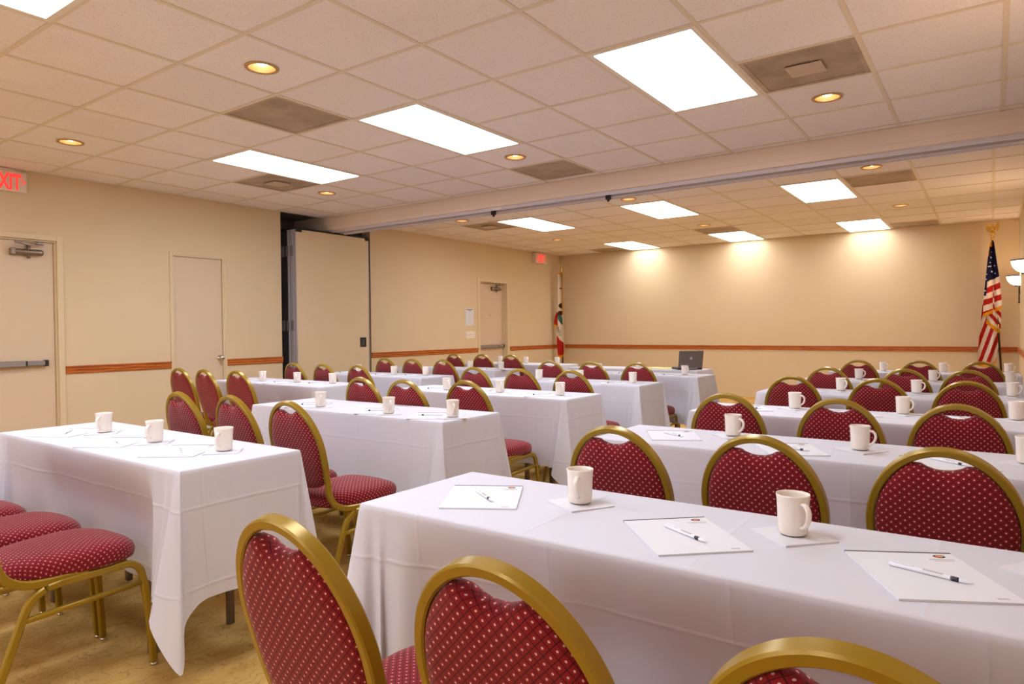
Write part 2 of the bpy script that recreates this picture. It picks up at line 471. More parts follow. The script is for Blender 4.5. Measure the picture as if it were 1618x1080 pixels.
def lay(irange, jrange, oi, oj, ylo, yhi, lights, vents, downs):
    taken = set()
    for i, j in lights: taken |= {(i, j), (i, j + 1)}
    for i, j, q in vents: taken.add((i, j))
    ds = set(downs)
    for i in irange:
        for j in jrange:
            if (i, j) in taken: continue
            x0, x1 = (i + oi) * G, (i + 1 + oi) * G; y0, y1 = (j + oj) * G, (j + 1 + oj) * G
            cx0, cx1, cy0, cy1 = max(x0, XL), min(x1, XR), max(y0, ylo), min(y1, yhi)
            if cx1 - cx0 < 0.03 or cy1 - cy0 < 0.02: continue
            full = abs(cx1 - cx0 - G) < 1e-4 and abs(cy1 - cy0 - G) < 1e-4
            if full: me = th if (i, j) in ds else tf
            else: me = tile_mesh(cx0 + hw * 0.6, cx1 - hw * 0.6, cy0 + hw * 0.6, cy1 - hw * 0.6)
            link('ceiling_tile', me, ceil, ((cx0 + cx1) / 2, (cy0 + cy1) / 2, H + 0.003 + random.uniform(0, 0.0015)))
    for i in list(irange) + [irange[-1] + 1]:
        x = (i + oi) * G
        if XL + 0.02 < x < XR - 0.02:
            MB().box(x - hw, x + hw, ylo, yhi, H - 0.001, H + 0.004).build('grid_bar', M['grid'], ceil)
    for j in list(jrange) + [jrange[-1] + 1]:
        y = (j + oj) * G
        if ylo + 0.02 < y < yhi - 0.02:
            mb = MB()
            segs = []; xs = sorted([XL] + [(i + oi) * G for i in list(irange) + [irange[-1] + 1] if XL < (i + oi) * G < XR] + [XR])
            for xa, xb in zip(xs, xs[1:]):
                mid = (xa + xb) / 2; ii = math.floor(mid / G - oi)
                if any(ii == li and j == lj + 1 for li, lj in lights): continue    # inside a 2 x 4 light
                if segs and abs(segs[-1][1] - xa) < 1e-6: segs[-1][1] = xb
                else: segs.append([xa, xb])
            for xa, xb in segs: mb.box(xa, xb, y - hw, y + hw, H - 0.0005, H + 0.0035)
            mb.build('grid_bar', M['grid'], ceil)
    # wall angles
    for x0, x1, y0, y1 in ((XL, XL + 0.02, ylo, yhi), (XR - 0.02, XR, ylo, yhi), (XL, XR, ylo, ylo + 0.02), (XL, XR, yhi - 0.02, yhi)):
        MB().box(x0, x1, y0, y1, H - 0.001, H + 0.003).build('wall_angle', M['grid'], ceil)
lay(range(-6, 7), range(-4, 7), 0, 0, -4 * G, BY0, near_lights, near_vents, near_down)
MB().box(XL, XR, YN, -4 * G, H + 0.007, H + 0.012).build('ceiling_board', M['tile'], ceil)
lay(range(-6, 7), range(6, 16), DI, DJ, BY1, YB, far_lights, far_vents, far_down)

# header beam with the partition's track under it
b = MB(); BX0 = XL - PKD + 0.02
b.box(BX0, XR, BY0, BY1, H - 0.112, H + 0.15)
b.box(BX0, XR, BY0 + 0.006, BY1 - 0.006, H - 0.158, H - 0.112)
b.build('header_beam', M['beam'], ceil)
yc = (BY0 + BY1) / 2
t = MB()
for a0, a1, zb in ((yc - 0.10, yc - 0.022, 0.178), (yc + 0.022, yc + 0.10, 0.186)):
    t.box(BX0, XR, a0, a1, H - zb, H - 0.158)
    t.box(BX0, XR, a0 + (0.0 if a0 < yc else 0.066), a0 + (0.012 if a0 < yc else 0.078), H - zb - 0.010, H - zb)
trk = t.build('track', M['track'], ceil)
MB().box(BX0, XR, yc - 0.022, yc + 0.022, H - 0.17, H - 0.158).build('track_slot', M['black'], trk)
for x in (-0.78, 0.60):
    s_ = MB().bbox(x - 0.022, x + 0.022, yc - 0.06, yc - 0.015, H - 0.222, H - 0.178, 0.004)
    s_.lathe([(0.012, H - 0.24), (0.012, H - 0.222)], 10, (x, yc - 0.037, 0), cap0=True)
    s_.build('track_stop', M['black'], trk)
MB().box(-0.74, -0.63, yc - 0.1012, yc - 0.1002, H - 0.186, H - 0.164).build('track_sticker', M['white_metal'], trk)

# ---------------------------------------------------------------- ceiling fittings
ORD = {-3: 'left', 0: 'middle', 3: 'right', -4: 'left', 4: 'right'}
def troffer(i, j, oi, oj, mat, label, room):
    x0, y0 = (i + oi) * G, (j + oj) * G; x1, y1 = x0 + G, y0 + 2 * G
    t = thing('ceiling_light', label, 'ceiling light', ((x0 + x1) / 2, (y0 + y1) / 2, H), 0, 'fluorescent panels of the ' + room)
    a, b2 = G / 2 - 0.008, G - 0.008; q = 0.028
    f = MB()
    for r in ((-a, -a + q, -b2, b2), (a - q, a, -b2, b2), (-a + q, a - q, -b2, -b2 + q), (-a + q, a - q, b2 - q, b2)):
        f.box(r[0], r[1], r[2], r[3], -0.004, 0.012)
    f.build('frame', M['white_metal'], t)
    MB().box(-a + q, a - q, -b2 + q, b2 - q, 0.001, 0.006).build('diffuser', mat, t)
    MB().box(-a, a, -b2, b2, 0.014, 0.09).build('housing', M['white_metal'], t)
for i, j in near_lights:
    troffer(i, j, 0, 0, M['troffer'], 'large bright fluorescent ceiling panel, %s of the %s row of the near room' % (ORD[i], {2: 'front', -3: 'second', -8: 'added rear'}[j]), 'near room')
for i, j in far_lights:
    troffer(i, j, DI, DJ, M['troffer_far'] if j == 8 else M['troffer_wall'], 'bright fluorescent ceiling panel beyond the beam, %s one %s' % (ORD[i], 'next to the beam' if j == 8 else 'close to the far wall'), 'far room')
def downlight(i, j, oi, oj, label, room):
    t = thing('downlight', label, 'downlight', ((i + 0.5 + oi) * G, (j + 0.5 + oj) * G, H), 0, 'recessed downlights of the ' + room)
    MB().lathe([(0.072, 0.004), (0.072, -0.003), (0.078, -0.005), (0.090, -0.004), (0.092, 0.002)], 32).build('trim_ring', M['brass_trim'], t)
    MB().lathe([(0.074, 0.0), (0.071, 0.025), (0.062, 0.055), (0.050, 0.08)], 32).build('reflector', M['gold_cone'], t)
    MB().lathe([(0.0, 0.010), (0.018, 0.013), (0.031, 0.022), (0.037, 0.036), (0.037, 0.08)], 24, cap1=True).build('lamp_bulb', M['bulb'], t)
for i, j in near_down:
    downlight(i, j, 0, 0, 'round gold downlight in the near ceiling, %s one %s' % (ORD[i], 'near the beam' if j == 4 else 'nearer the camera'), 'near room')
for i, j in far_down:
    downlight(i, j, DI, DJ, 'small round downlight beyond the beam, %s one %s' % (ORD[i], 'next to the beam' if j == 7 else 'towards the far wall'), 'far room')
def vent(i, j, oi, oj, plate, label, room, yclip=99):
    x0, y0 = (i + oi) * G, (j + oj) * G; y1 = min(y0 + G, yclip)
    cx, cy = x0 + G / 2, (y0 + y1) / 2; hx, hy = G / 2 - 0.008, (y1 - y0) / 2 - 0.008
    t = thing('ceiling_vent', label, 'ceiling vent', (cx, cy, H), 0, 'return air grilles of the ' + room)
    f = MB(); q = 0.03
    for r in ((-hx, -hx + q, -hy, hy), (hx - q, hx, -hy, hy), (-hx + q, hx - q, -hy, -hy + q), (-hx + q, hx - q, hy - q, hy)):
        f.box(r[0], r[1], r[2], r[3], 0.000, 0.012)
    f.build('frame', M['vent'], t)
    MB().box(-hx + q, hx - q, -hy + q, hy - q, 0.004, 0.009).build('grille', M['vent'], t)
    MB().box(-hx, hx, -hy, hy, 0.014, 0.06).build('duct_box', M['dark_void'], t)
    if plate:
        MB().bbox(-0.095, 0.095, -0.085, 0.085, -0.012, -0.002, 0.003).build('deflector_plate', M['vent_plate'], t)
        MB().box(-0.05, 0.05, -0.05, 0.05, -0.002, 0.004).build('plate_neck', M['vent_plate'], t)
names_v = {(-1, 1): 'flat dusty brown ceiling vent between the left and middle light panels', (-4, 3): 'brown ceiling vent with square plate beside the left light panel',
           (0, 5): 'soot-stained brown ceiling vent right at the beam', (4, 3): 'large brown ceiling vent with raised plate beside the right light panel',
           (4, 8): 'grey-brown vent right of the far room light panel next to the beam', (-4, 8): 'brown vent with square plate beyond the beam, at left',
           (4, 14): 'narrow grey vent at the top of the far wall, right', (-4, 14): 'narrow grey vent at the top of the far wall, left', (0, 12): 'narrow grey vent before the middle light panel close to far wall'}
for i, j, q in near_vents: vent(i, j, 0, 0, q, names_v[i, j], 'near room')
for i, j, q in far_vents: vent(i, j, DI, DJ, q, names_v[i, j], 'far room', YB - 0.02)

# ---------------------------------------------------------------- doors
def door(n, d, leaf_in, fw, hinge_left):
    y0, y1, zt = d
    fr = MB(); o = 0.035
    for a, b2 in ((y0 - fw, y0 + 0.012), (y1 - 0.012, y1 + fw)): fr.bbox(XL - 0.11, XL + 0.014, a, b2, 0, zt + fw, 0.003)
    fr.bbox(XL - 0.11, XL + 0.014, y0 + 0.012, y1 - 0.012, zt - 0.012, zt + fw, 0.003)
    # stop moulding
    for a, b2 in ((y0 + 0.012, y0 + 0.026), (y1 - 0.026, y1 - 0.012)): fr.box(XL - leaf_in - 0.015, XL - leaf_in + 0.02, a, b2, 0, zt - 0.012)
    fr.box(XL - leaf_in - 0.015, XL - leaf_in + 0.02, y0 + 0.026, y1 - 0.026, zt - 0.026, zt - 0.012)
    root = link('door_%d' % n, None); root['kind'] = 'structure'
    fr.build('door_frame', M['frame'], root)
    lf = MB().bbox(XL - leaf_in - 0.044, XL - leaf_in, y0 + 0.028, y1 - 0.028, 0.008, zt - 0.028, 0.002).build('door_leaf', M['door'], root)
    hy = y0 + 0.027 if hinge_left else y1 - 0.027
    for z in (0.25, 1.02, 1.76):
        MB().lathe([(0.007, z - 0.05), (0.007, z + 0.05)], 8, (XL - leaf_in + 0.004, hy, 0), cap0=True, cap1=True).build('hinge', M['alu_dull'], root)
    return root, lf
def panic_bar(root, x, y0, y1, z):
    MB().bbox(x + 0.014, x + 0.055, y0, y1 - 0.02, z - 0.022, z + 0.022, 0.006).build('panic_bar', M['alu_dull'], root)
    ym = y1 - 0.18
    MB().bbox(x + 0.012, x + 0.062, y0 - 0.005, ym, z - 0.026, z + 0.026, 0.005).build('push_pad', M['alu_dull'], root)
    MB().box(x + 0.012, x + 0.058, ym, ym + 0.012, z - 0.024, z + 0.024).build('pad_gap', M['black'], root)
    MB().bbox(x + 0.0, x + 0.06, y1 - 0.03, y1, z - 0.027, z + 0.027, 0.004).build('end_cap', M['black'], root)
    MB().bbox(x, x + 0.02, y0, y0 + 0.06, z - 0.03, z + 0.03, 0.004).build('bar_bracket', M['alu_dull'], root)
def closer(root, x, y0, y1, z, arm_y, zf):
    ym = (y0 + y1) / 2
    c = MB().lathe([(0.0, y0), (0.026, y0), (0.028, y0 + 0.01), (0.028, y1 - 0.01), (0.026, y1), (0, y1)], 16, (x + 0.032, 0, z), axis='y')
    c.bbox(x, x + 0.035, y0, y1, z - 0.026, z + 0.026, 0.006)
    c.bbox(x + 0.005, x + 0.055, y0 - 0.035, y0 + 0.004, z - 0.030, z + 0.030, 0.005)
    c.lathe([(0.014, z - 0.055), (0.014, z - 0.02)], 10, (x + 0.03, ym, 0), cap0=True)
    c.lathe([(0.016, z + 0.02), (0.016, z + 0.062)], 10, (x + 0.03, ym, 0), cap1=True)
    c.build('door_closer', M['bronze'], root)
    a = MB()
    a.sweep([(x + 0.03, ym, z + 0.058), (x + 0.11, ym - 0.12, zf - 0.005)], rrect(0.008, 0.02, 0.003))
    a.sweep([(x + 0.11, ym - 0.12, zf), (x + 0.045, arm_y, zf)], rrect(0.008, 0.02, 0.003))
    a.bbox(x + 0.02, x + 0.06, arm_y - 0.03, arm_y + 0.03, zf - 0.008, zf + 0.014, 0.003)
    a.lathe([(0.013, zf - 0.015), (0.013, zf + 0.01)], 10, (x + 0.11, ym - 0.12, 0), cap0=True, cap1=True)
    a.build('closer_arm', M['alu_dull'], root)
r1, l1 = door(1, D1, 0.03, 0.04, True)
panic_bar(r1, XL - 0.03, D1[0] + 0.05, 0.60, 0.905)
closer(r1, XL - 0.03, 0.36, 0.575, 1.905, 0.55, 1.985)
r2, l2 = door(2, D2, 0.012, 0.018, True)
k = MB().lathe([(0.0, 0.075), (0.02, 0.073), (0.028, 0.06), (0.026, 0.045), (0.012, 0.035), (0.012, 0.012), (0.03, 0.010), (0.032, 0.0)], 20, (XL - 0.012, 2.295, 0.885), axis='x')
k.build('door_knob', M['chrome'], r2)
MB().bbox(XL - 0.03, XL - 0.008, 2.328, 2.336, 0.85, 0.92, 0.002).build('latch_plate', M['chrome'], r2)
r3, l3 = door(3, D3, 0.085, 0.05, True)
panic_bar(r3, XL - 0.085, D3[0] + 0.04, D3[1] - 0.04, 0.885)
closer(r3, XL - 0.085, 7.46, 7.68, 1.89, 7.66, 1.955)
MB().lathe([(0.0, 0.006), (0.009, 0.005), (0.01, 0.0)], 12, (XL - 0.085, 7.40, 1.43), axis='x').build('peephole', M['bronze'], r3)

# ---------------------------------------------------------------- exit signs
def exit_sign(y0, y1, z0, z1, dep, label, arrow):
    yc_, zc = (y0 + y1) / 2, (z0 + z1) / 2
    t = thing('exit_sign', label, 'exit sign', (XL, yc_, z0))
    h = z1 - z0; hw_ = (y1 - y0) / 2
    MB().bbox(0.0, dep, -hw_, hw_, 0, h, 0.006).build('housing', M['exit_white'], t)
    MB().bbox(0.0, dep * 0.8, -hw_ * 0.75, hw_ * 0.45, h, h + 0.018, 0.003).build('canopy', M['exit_white'], t)
    me = text_mesh('EXIT', h * 1.15, M['exit_red'], 'exit_lettering', 0.002, 1.0, 0.007)
    xs_ = [v_.co.x for v_ in me.vertices]; ys_ = [v_.co.y for v_ in me.vertices]
    wd = 0.218; me.transform(Matrix.Diagonal((wd / (max(xs_) - min(xs_)), h * 0.80 / (max(ys_) - min(ys_)), 1, 1)))
    ys_ = [v_.co.y for v_ in me.vertices]
    o = link('exit_lettering', me, t, (dep + 0.001, hw_ - 0.046 - wd / 2 if arrow else 0, h * 0.48 - (max(ys_) + min(ys_)) / 2)); o.rotation_euler = (PI / 2, 0, PI / 2)
    a = MB()
    for sgn in (1, -1):
        if sgn < 0 and arrow: continue
        yb = sgn * (hw_ - 0.045); yt = sgn * (hw_ - 0.012)
        for s2 in (1, -1):
            a.sweep([(dep + 0.002, yb, h * 0.5 + s2 * h * 0.14), (dep + 0.002, yt, h * 0.5)], rrect(0.004, 0.014, 0.001))
    a.build('arrow', M['exit_red'], t)
exit_sign(0.145, 0.455, 2.425, 2.605, 0.035, 'white exit sign with red letters and arrow above the left door', True)
exit_sign(8.62, 8.98, 2.42, 2.61, 0.09, 'glowing red exit sign high up near the far left corner', False)

# ---------------------------------------------------------------- notice and switches by the far door
t = thing('wall_notice', 'white printed notice sheet on wall left of the far door', 'notice', (XL, 6.735, 1.25))
MB().box(0, 0.004, -0.108, 0.108, 0, 0.28).build('sheet', M['paper'], t)
ln = MB(); ln.box(0.0042, 0.0048, -0.085, 0.085, 0.255, 0.265); ln.box(0.0042, 0.0048, -0.045, 0.045, 0.238, 0.244)
ln.build('heading', M['ink'], t)
ln = MB()
for q in range(10):
    wd = (0.02, 0.03, 0.012, 0.05, 0.022, 0.016, 0.04, 0.015, 0.06, 0.07)[q]; ln.box(0.0042, 0.0048, -wd, wd * 0.8, 0.212 - q * 0.02, 0.216 - q * 0.02)
ln.build('text_lines', M['ink_grey'], t)
t = thing('switch_plate', 'white four-gang light switch plate under the wall notice', 'light switch', (XL, 6.75, 1.035))
MB().bbox(0, 0.006, -0.12, 0.12, 0, 0.115, 0.002).build('plate', M['plate'], t)
for q in range(4):
    MB().bbox(0.006, 0.014, -0.095 + q * 0.055, -0.083 + q * 0.055, 0.046, 0.07, 0.002).build('toggle', M['exit_white'], t)

# ---------------------------------------------------------------- folding partition stacked in its pocket
fp = thing('folding_partition', 'stacked beige folding partition with aluminium edges and black top seal', 'partition', (XL, 3.83, 0))
PT, PW = 0.078, 1.18
for k in range(6):
    x1 = 0.115 - k * (PT + 0.008); x0 = x1 - PT
    zt = 2.425
    pn = MB().bbox(x0 + 0.002, x1 - 0.002, -PW / 2 + 0.012, PW / 2 - 0.012, 0.02, zt, 0.002).build('panel', M['wall'], fp)
    ed = MB()
    for sg in (-1, 1):
        ya = sg * (PW / 2 - 0.012); yb2 = sg * (PW / 2)
        ed.box(x0, x0 + 0.016, min(ya, yb2), max(ya, yb2), 0.02, zt); ed.box(x1 - 0.016, x1, min(ya, yb2), max(ya, yb2), 0.02, zt)
        ed.box(x0 + 0.016, x1 - 0.016, min(ya, yb2 - sg * 0.006), max(ya, yb2 - sg * 0.006), 0.02, zt)
    ed.build('edge_profile', M['alu'] if k < 2 else M['steel_dark'], pn)
    MB().box(x0, x1, -PW / 2, PW / 2, zt, zt + 0.022).build('top_seal', M['black'], pn)
    if k < 3:
        for z in (0.35, 1.18, 2.1):
            MB().bbox(x0 - 0.03, x0 + 0.024, -PW / 2 - 0.005, -PW / 2 + 0.0, z, z + 0.13, 0.002).build('hinge', M['alu_dull'], pn)
    if k == 0:
        MB().bbox(x1 - 0.006, x1 + 0.002, 0.425, 0.535, 0.955, 1.085, 0.004).build('pull_plate', M['black'], pn)
        MB().box(x1 + 0.0022, x1 + 0.004, 0.455, 0.50, 0.975, 1.06).build('pull_recess', M['steel_dark'], pn)
        for ya, yb2 in ((-PW / 2, -PW / 2 + 0.09), (PW / 2 - 0.06, PW / 2 + 0.004)):
            MB().box(x1 - 0.002, x1 + 0.004, ya, yb2, zt - 0.03, zt + 0.004).build('corner_cap', M['black'], pn)
MB().lathe([(0.012, 2.44), (0.012, H - 0.16)], 10, (0.05, 0.08, 0), cap0=True, cap1=True).build('trolley_bolt', M['steel_dark'], fp)

# ---------------------------------------------------------------- wall sconces
def sconce(y, zr, label):
    t = thing('wall_sconce', label, 'wall lamp', (XR, y, zr), 0, 'glass bowl wall lamps')
    n = 24; prof = [(0.145, 0.0), (0.142, -0.03), (0.128, -0.065), (0.10, -0.098), (0.06, -0.118), (0.0, -0.125)]
    vs = []; fs = []; q = 17
    for r, h in prof:
        for k in range(q):
            a = PI / 2 + PI * k / (q - 1); vs.append((r * math.cos(a) - 0.004, r * math.sin(a), h))
    for i in range(len(prof) - 1):
        for k in range(q - 1): fs.append((i * q + k, (i + 1) * q + k, (i + 1) * q + k + 1, i * q + k + 1))
    MB().add(vs, fs, True).build('glass_bowl', M['sconce_glass'], t)
    path = [(0.15 * math.cos(PI / 2 + PI * k / 20) - 0.003, 0.15 * math.sin(PI / 2 + PI * k / 20), 0.002) for k in range(21)]
    MB().sweep(path, rrect(0.014, 0.006, 0.002)).build('rim_band', M['iron'], t)
    MB().lathe([(0.0, -0.06), (0.03, -0.055), (0.04, -0.03), (0.03, -0.01), (0.0, -0.004)], 16, (-0.062, 0, 0)).build('bulb', M['sconce_bulb'], t)
    st = MB().tube([(-0.012, 0, -0.34), (-0.012, 0, -0.13), (-0.03, 0, -0.128), (-0.065, 0, -0.128)], 0.008)
    st.lathe([(0.0, -0.36), (0.014, -0.35), (0.008, -0.335)], 10, (-0.012, 0, 0)); st.bbox(-0.012, 0, -0.03, 0.03, -0.24, -0.12, 0.004)
    st.build('bracket', M['iron'], t)
for _y, _z, _l in ((1.6, 1.81, 'added unseen half-bowl glass wall lamp on the right wall beside the third row'), (-4.0, 1.81, 'added unseen half-bowl glass wall lamp on the right wall behind the camera')): sconce(_y, _z, _l)  # unseen lamps added to throw more warm light on the ceiling
sconce(9.08, 1.81, 'half-bowl glass wall lamp beside the flag, nearer the corner')
sconce(6.45, 1.81, 'half-bowl glass wall lamp at the right edge of the picture')

# ================================================================ FURNITURE PROTOTYPES
TZ = 0.722            # top of the cloth
TL, TD = 1.55, 0.457
def table_proto():
    t = thing('folding_table', 'x', 'table')
    MB().bbox(-TL / 2 + 0.004, TL / 2 - 0.004, -TD / 2 + 0.004, TD / 2 - 0.004, 0.695, 0.717, 0.004).build('tabletop', M['table_top'], t)
    for sx in (-1, 1):
        for sy in (-1, 1):
            MB().bbox(sx * 0.42 - 0.013, sx * 0.42 + 0.013, sy * 0.155 - 0.013, sy * 0.155 + 0.013, 0, 0.695, 0.003).build('leg', M['table_leg'], t)
        MB().bbox(sx * 0.42 - 0.008, sx * 0.42 + 0.008, -0.142, 0.142, 0.50, 0.52, 0.002).build('leg_brace', M['table_leg'], t)
    return t
def cloth_mesh(seed, push=(), wall_right=False):
    # push: (x, how far the seat reaches under the edge) for each chair along the front
    R = random.Random(seed)
    hl, hd = TL / 2 + 0.004, TD / 2 + 0.004; D = 0.432
    sides = [((-1, -1), (1, 0), (0, -1), 2 * hl), ((1, -1), (0, 1), (1, 0), 2 * hd), ((1, 1), (-1, 0), (0, 1), 2 * hl), ((-1, 1), (0, -1), (-1, 0), 2 * hd)]
    ctrl = []   # edge point, offset at the hem, hem length, inward push
    for si, (c, e, nrm, L) in enumerate(sides):
        sx, sy = c[0] * hl, c[1] * hd
        ns = max(3, int(L / 0.07)); m0 = 0.10
        for k in range(ns + 1):
            s = m0 + (L - 2 * m0) * k / ns
            o = R.uniform(0.0, 0.012) + 0.010
            px_, py_ = sx + e[0] * s, sy + e[1] * s
            ps = 0.0
            if si == 0:
                for cx_, dep in push:
                    ps = max(ps, dep * max(0.0, min(1.0, (0.27 - abs(px_ - cx_)) / 0.07)))
            ctrl.append(((px_, py_), (nrm[0] * o, nrm[1] * o), D + R.uniform(-0.003, 0.003), ps))
        cx, cy = sx + e[0] * L, sy + e[1] * L
        k1 = R.uniform(0.85, 1.2)
        flap = [(-0.045, 0.040, 1.00, 0.070), (-0.030, 0.022, 1.02, 0.045), (-0.055, 0.070, 1.10, 0.018), (0.02, 0.080 * k1, 1.26, 0.004), (0.085, 0.062 * k1, 1.41, 0.0),
                (0.078, 0.040, 1.36, 0.0), (0.030, 0.012, 1.14, 0.0), (0.022, -0.02, 1.03, -0.012), (0.016, -0.02, 1.0, -0.05)]
        near_wall = wall_right and cx > 0
        mirror = (si % 2 == 1)
        if mirror: flap = [(b2, a, hm, -bk) for a, b2, hm, bk in reversed(flap)]
        for (a, b2, hem, back) in flap:
            if near_wall:
                if abs(e[0]) > 0.5: a = min(a, 0.045)
                else: b2 = min(b2, 0.045)
                if si == 1: a, b2 = a, min(b2, 0.045)
                if si == 0: a = min(a, 0.045)
            bx, by = cx, cy
            if back > 0: bx, by = cx - e[0] * back, cy - e[1] * back
            if back < 0: bx, by = cx + nrm[0] * back, cy + nrm[1] * back
            ctrl.append(((bx, by), (e[0] * a + nrm[0] * b2, e[1] * a + nrm[1] * b2), D * hem, 0.0))
    pts = catmull([(p[0][0], p[0][1], p[3]) for p in ctrl], 4, True)
    offs = catmull([(p[1][0], p[1][1], p[2]) for p in ctrl], 4, True)
    n = len(pts)
    for p_ in pts:
        p_.x = max(-hl, min(hl, p_.x)); p_.y = max(-hd, min(hd, p_.y))
    per = [0]
    for i in range(1, n): per.append(per[-1] + max(math.hypot(pts[i].x - pts[i - 1].x, pts[i].y - pts[i - 1].y), 0.006))
    mb = MB(); vs = []; uvs = []; rings = []
    ph = [R.uniform(0, 6.28) for _ in range(3)]
    def ring(fn):
        st = len(vs)
        for i in range(n):
            v_, u_ = fn(i); vs.append(v_); uvs.append(u_)
        rings.append(st)
    for ins, dz in ((0.010, 0), (0.003, -0.0010), (0.0006, -0.004)):
        ring(lambda i: ((pts[i].x * (1 - ins / hl), pts[i].y * (1 - ins / hd), TZ + dz), (per[i], -0.01)))
    levels = [0.03, 0.07, 0.12, 0.18, 0.25, 0.33, 0.42, 0.51, 0.60, 0.69, 0.78, 0.86, 0.93, 0.98, 1.0]
    for t in levels:
        wv = lambda i: 0.005 * math.sin(per[i] * 9 + ph[0]) * t + 0.003 * math.sin(per[i] * 21 + ph[1]) * t
        q = min(1.0, t / 0.56); q = q * q * (3 - 2 * q)
        ring(lambda i: ((pts[i].x + offs[i].x * t + (pts[i].x / hl) * wv(i) * 0.4, pts[i].y + offs[i].y * t + (pts[i].y / hd) * wv(i) * 0.6 + max(0.0, pts[i].z) * q, TZ - 0.004 - offs[i].z * t), (per[i], offs[i].z * t)))
    fs = []
    for a, b2 in zip(rings, rings[1:]):
        for i in range(n): fs.append((a + i, b2 + i, b2 + (i + 1) % n, a + (i + 1) % n))
    mb.add(vs, fs, True, uvs)
    top = [vs[i] for i in range(n)]
    mb.add(top, [tuple(range(n))], False, [(x, -3.0) for x, y, z in top])
    return mb.mesh('tablecloth', M['linen'])

# ---- banquet chair
def crisp(o):
    o.data.set_sharp_from_angle(angle=math.radians(30)); return o
BT = math.radians(15)
def back_y(z): return -0.232 - (z - 0.52) * math.tan(BT) if z > 0.5 else None
BA = 0.163
HALF = [(BA * math.sin(a_), 0.662 + 0.202 * math.cos(a_)) for a_ in [math.radians(q) for q in (0, 14, 28, 42, 56, 70, 84, 97)]] + [(0.157, 0.585), (0.149, 0.535), (0.146, 0.505)]
def chair_proto():
    t = thing('banquet_chair', 'x', 'chair')
    half3 = [(x, -0.232 - (z - 0.52) * math.tan(BT), z) for x, z in HALF]
    low = [(0.147, -0.222, 0.462), (0.150, -0.196, 0.420), (0.155, -0.150, 0.396), (0.160, -0.09, 0.390), (0.163, 0.02, 0.388)]
    right = half3 + low
    left = [(-x, y, z) for x, y, z in right[1:]]
    full = list(reversed(left)) + right
    path = catmull(full, 4)
    nm = []
    for i, p in enumerate(path):
        tg = path[min(i + 1, len(path) - 1)] - path[max(i - 1, 0)]
        if p.z > 0.50: nm.append(Vector((0, math.cos(BT), math.sin(BT))))
        else:
            sgn = 1 if p.x > 0 else -1
            nm.append(Vector((0, -tg.z, tg.y)).normalized() * (1 if True else sgn) * (1 if (-tg.z if p.x > 0 else tg.z) > 0 else 1))
    # keep the normal continuous
    mid = len(path) // 2
    for i in range(mid + 1, len(nm)):
        if nm[i].dot(nm[i - 1]) < 0: nm[i] = -nm[i]
    for i in range(mid - 1, -1, -1):
        if nm[i].dot(nm[i + 1]) < 0: nm[i] = -nm[i]
    crisp(MB().sweep(path, rrect(0.026, 0.019, 0.0032, 1), nm).build('back_frame', M['gold'], t))
    # upholstered back: outline inside the frame with a dip for the hand hole
    ol = []
    hf = catmull([(x, z, 0) for x, z in HALF], 6)
    inner = []
    for i, p in enumerate(hf):
        tg = (hf[min(i + 1, len(hf) - 1)] - hf[max(i - 1, 0)]).normalized()
        inner.append((p.x + tg.y * 0.010, p.y - tg.x * 0.010))
    inner = [q for q in inner if q[1] > 0.56]
    side = [q for q in inner if q[0] > 0.060]
    dipz = side[0][1]
    dip = [(0.0, dipz - 0.020), (0.018, dipz - 0.0185), (0.035, dipz - 0.0125), (0.048, dipz - 0.0045)]
    bot = [(0.139, 0.535), (0.123, 0.512), (0.095, 0.497), (0.05, 0.488), (0.0, 0.485)]
    rightp = dip + side[1:] + bot
    outl = rightp + [(-x, z) for x, z in reversed(rightp[1:-1])]
    n = len(outl); cz = 0.665
    vs = []; uvs = []; fs = []
    def P(x, z, off):
        y0 = -0.232 - (z - 0.52) * math.tan(BT)
        return (x, y0 + off * math.cos(BT), z + off * math.sin(BT))
    ringsd = [(1.0, 0.0), (0.985, 0.011), (0.94, 0.0175), (0.80, 0.021), (0.55, 0.023), (0.25, 0.024)]
    order = [(s, -o - 0.0) for s, o in reversed(ringsd)] + [(s, o) for s, o in ringsd[1:]]
    for s, o in order:
        for x, z in outl:
            xx, zz = x * s, cz + (z - cz) * s
            vs.append(P(xx, zz, o)); q_ = s + max(0.0, 0.0175 - abs(o)) / 0.17
            uvs.append((x * q_, cz + (z - cz) * q_))
    for r in range(len(order) - 1):
        for k in range(n):
            fs.append((r * n + k, (r + 1) * n + k, (r + 1) * n + (k + 1) % n, r * n + (k + 1) % n))
    fs.append(tuple(range(n))); fs.append(tuple(reversed(range((len(order) - 1) * n, len(order) * n))))
    MB().add(vs, fs, True, uvs).build('backrest', M['fabric'], t)
    # seat cushion
    n = 48; vs = []; uvs = []; fs = []
    def so(a):
        c, s = math.cos(a), math.sin(a); e = 2 / 2.9
        y = math.copysign(abs(s) ** e, s) * 0.212; x = math.copysign(abs(c) ** e, c) * (0.176 + 0.022 * (y / 0.212))
        return x, y + 0.005
    rs = [(0.90, 0.394), (0.985, 0.396), (1.0, 0.410), (1.0, 0.428), (0.975, 0.443), (0.90, 0.455), (0.75, 0.463), (0.5, 0.468), (0.22, 0.470)]
    for s, z in rs:
        for k in range(n):
            x, y = so(2 * PI * k / n)
            zz = z - (0.012 if z > 0.42 else 0.0) * max(0, (y * s - 0.10) / 0.11) ** 2
            vs.append((x * s, y * s, zz))
            q_ = s + max(0, 0.45 - z) / 0.2 * 1.0
            uvs.append((x * q_, y * q_))
    for r in range(len(rs) - 1):
        for k in range(n): fs.append((r * n + k, r * n + (k + 1) % n, (r + 1) * n + (k + 1) % n, (r + 1) * n + k))
    fs.append(tuple(reversed(range(n)))); fs.append(tuple(range((len(rs) - 1) * n, len(rs) * n)))
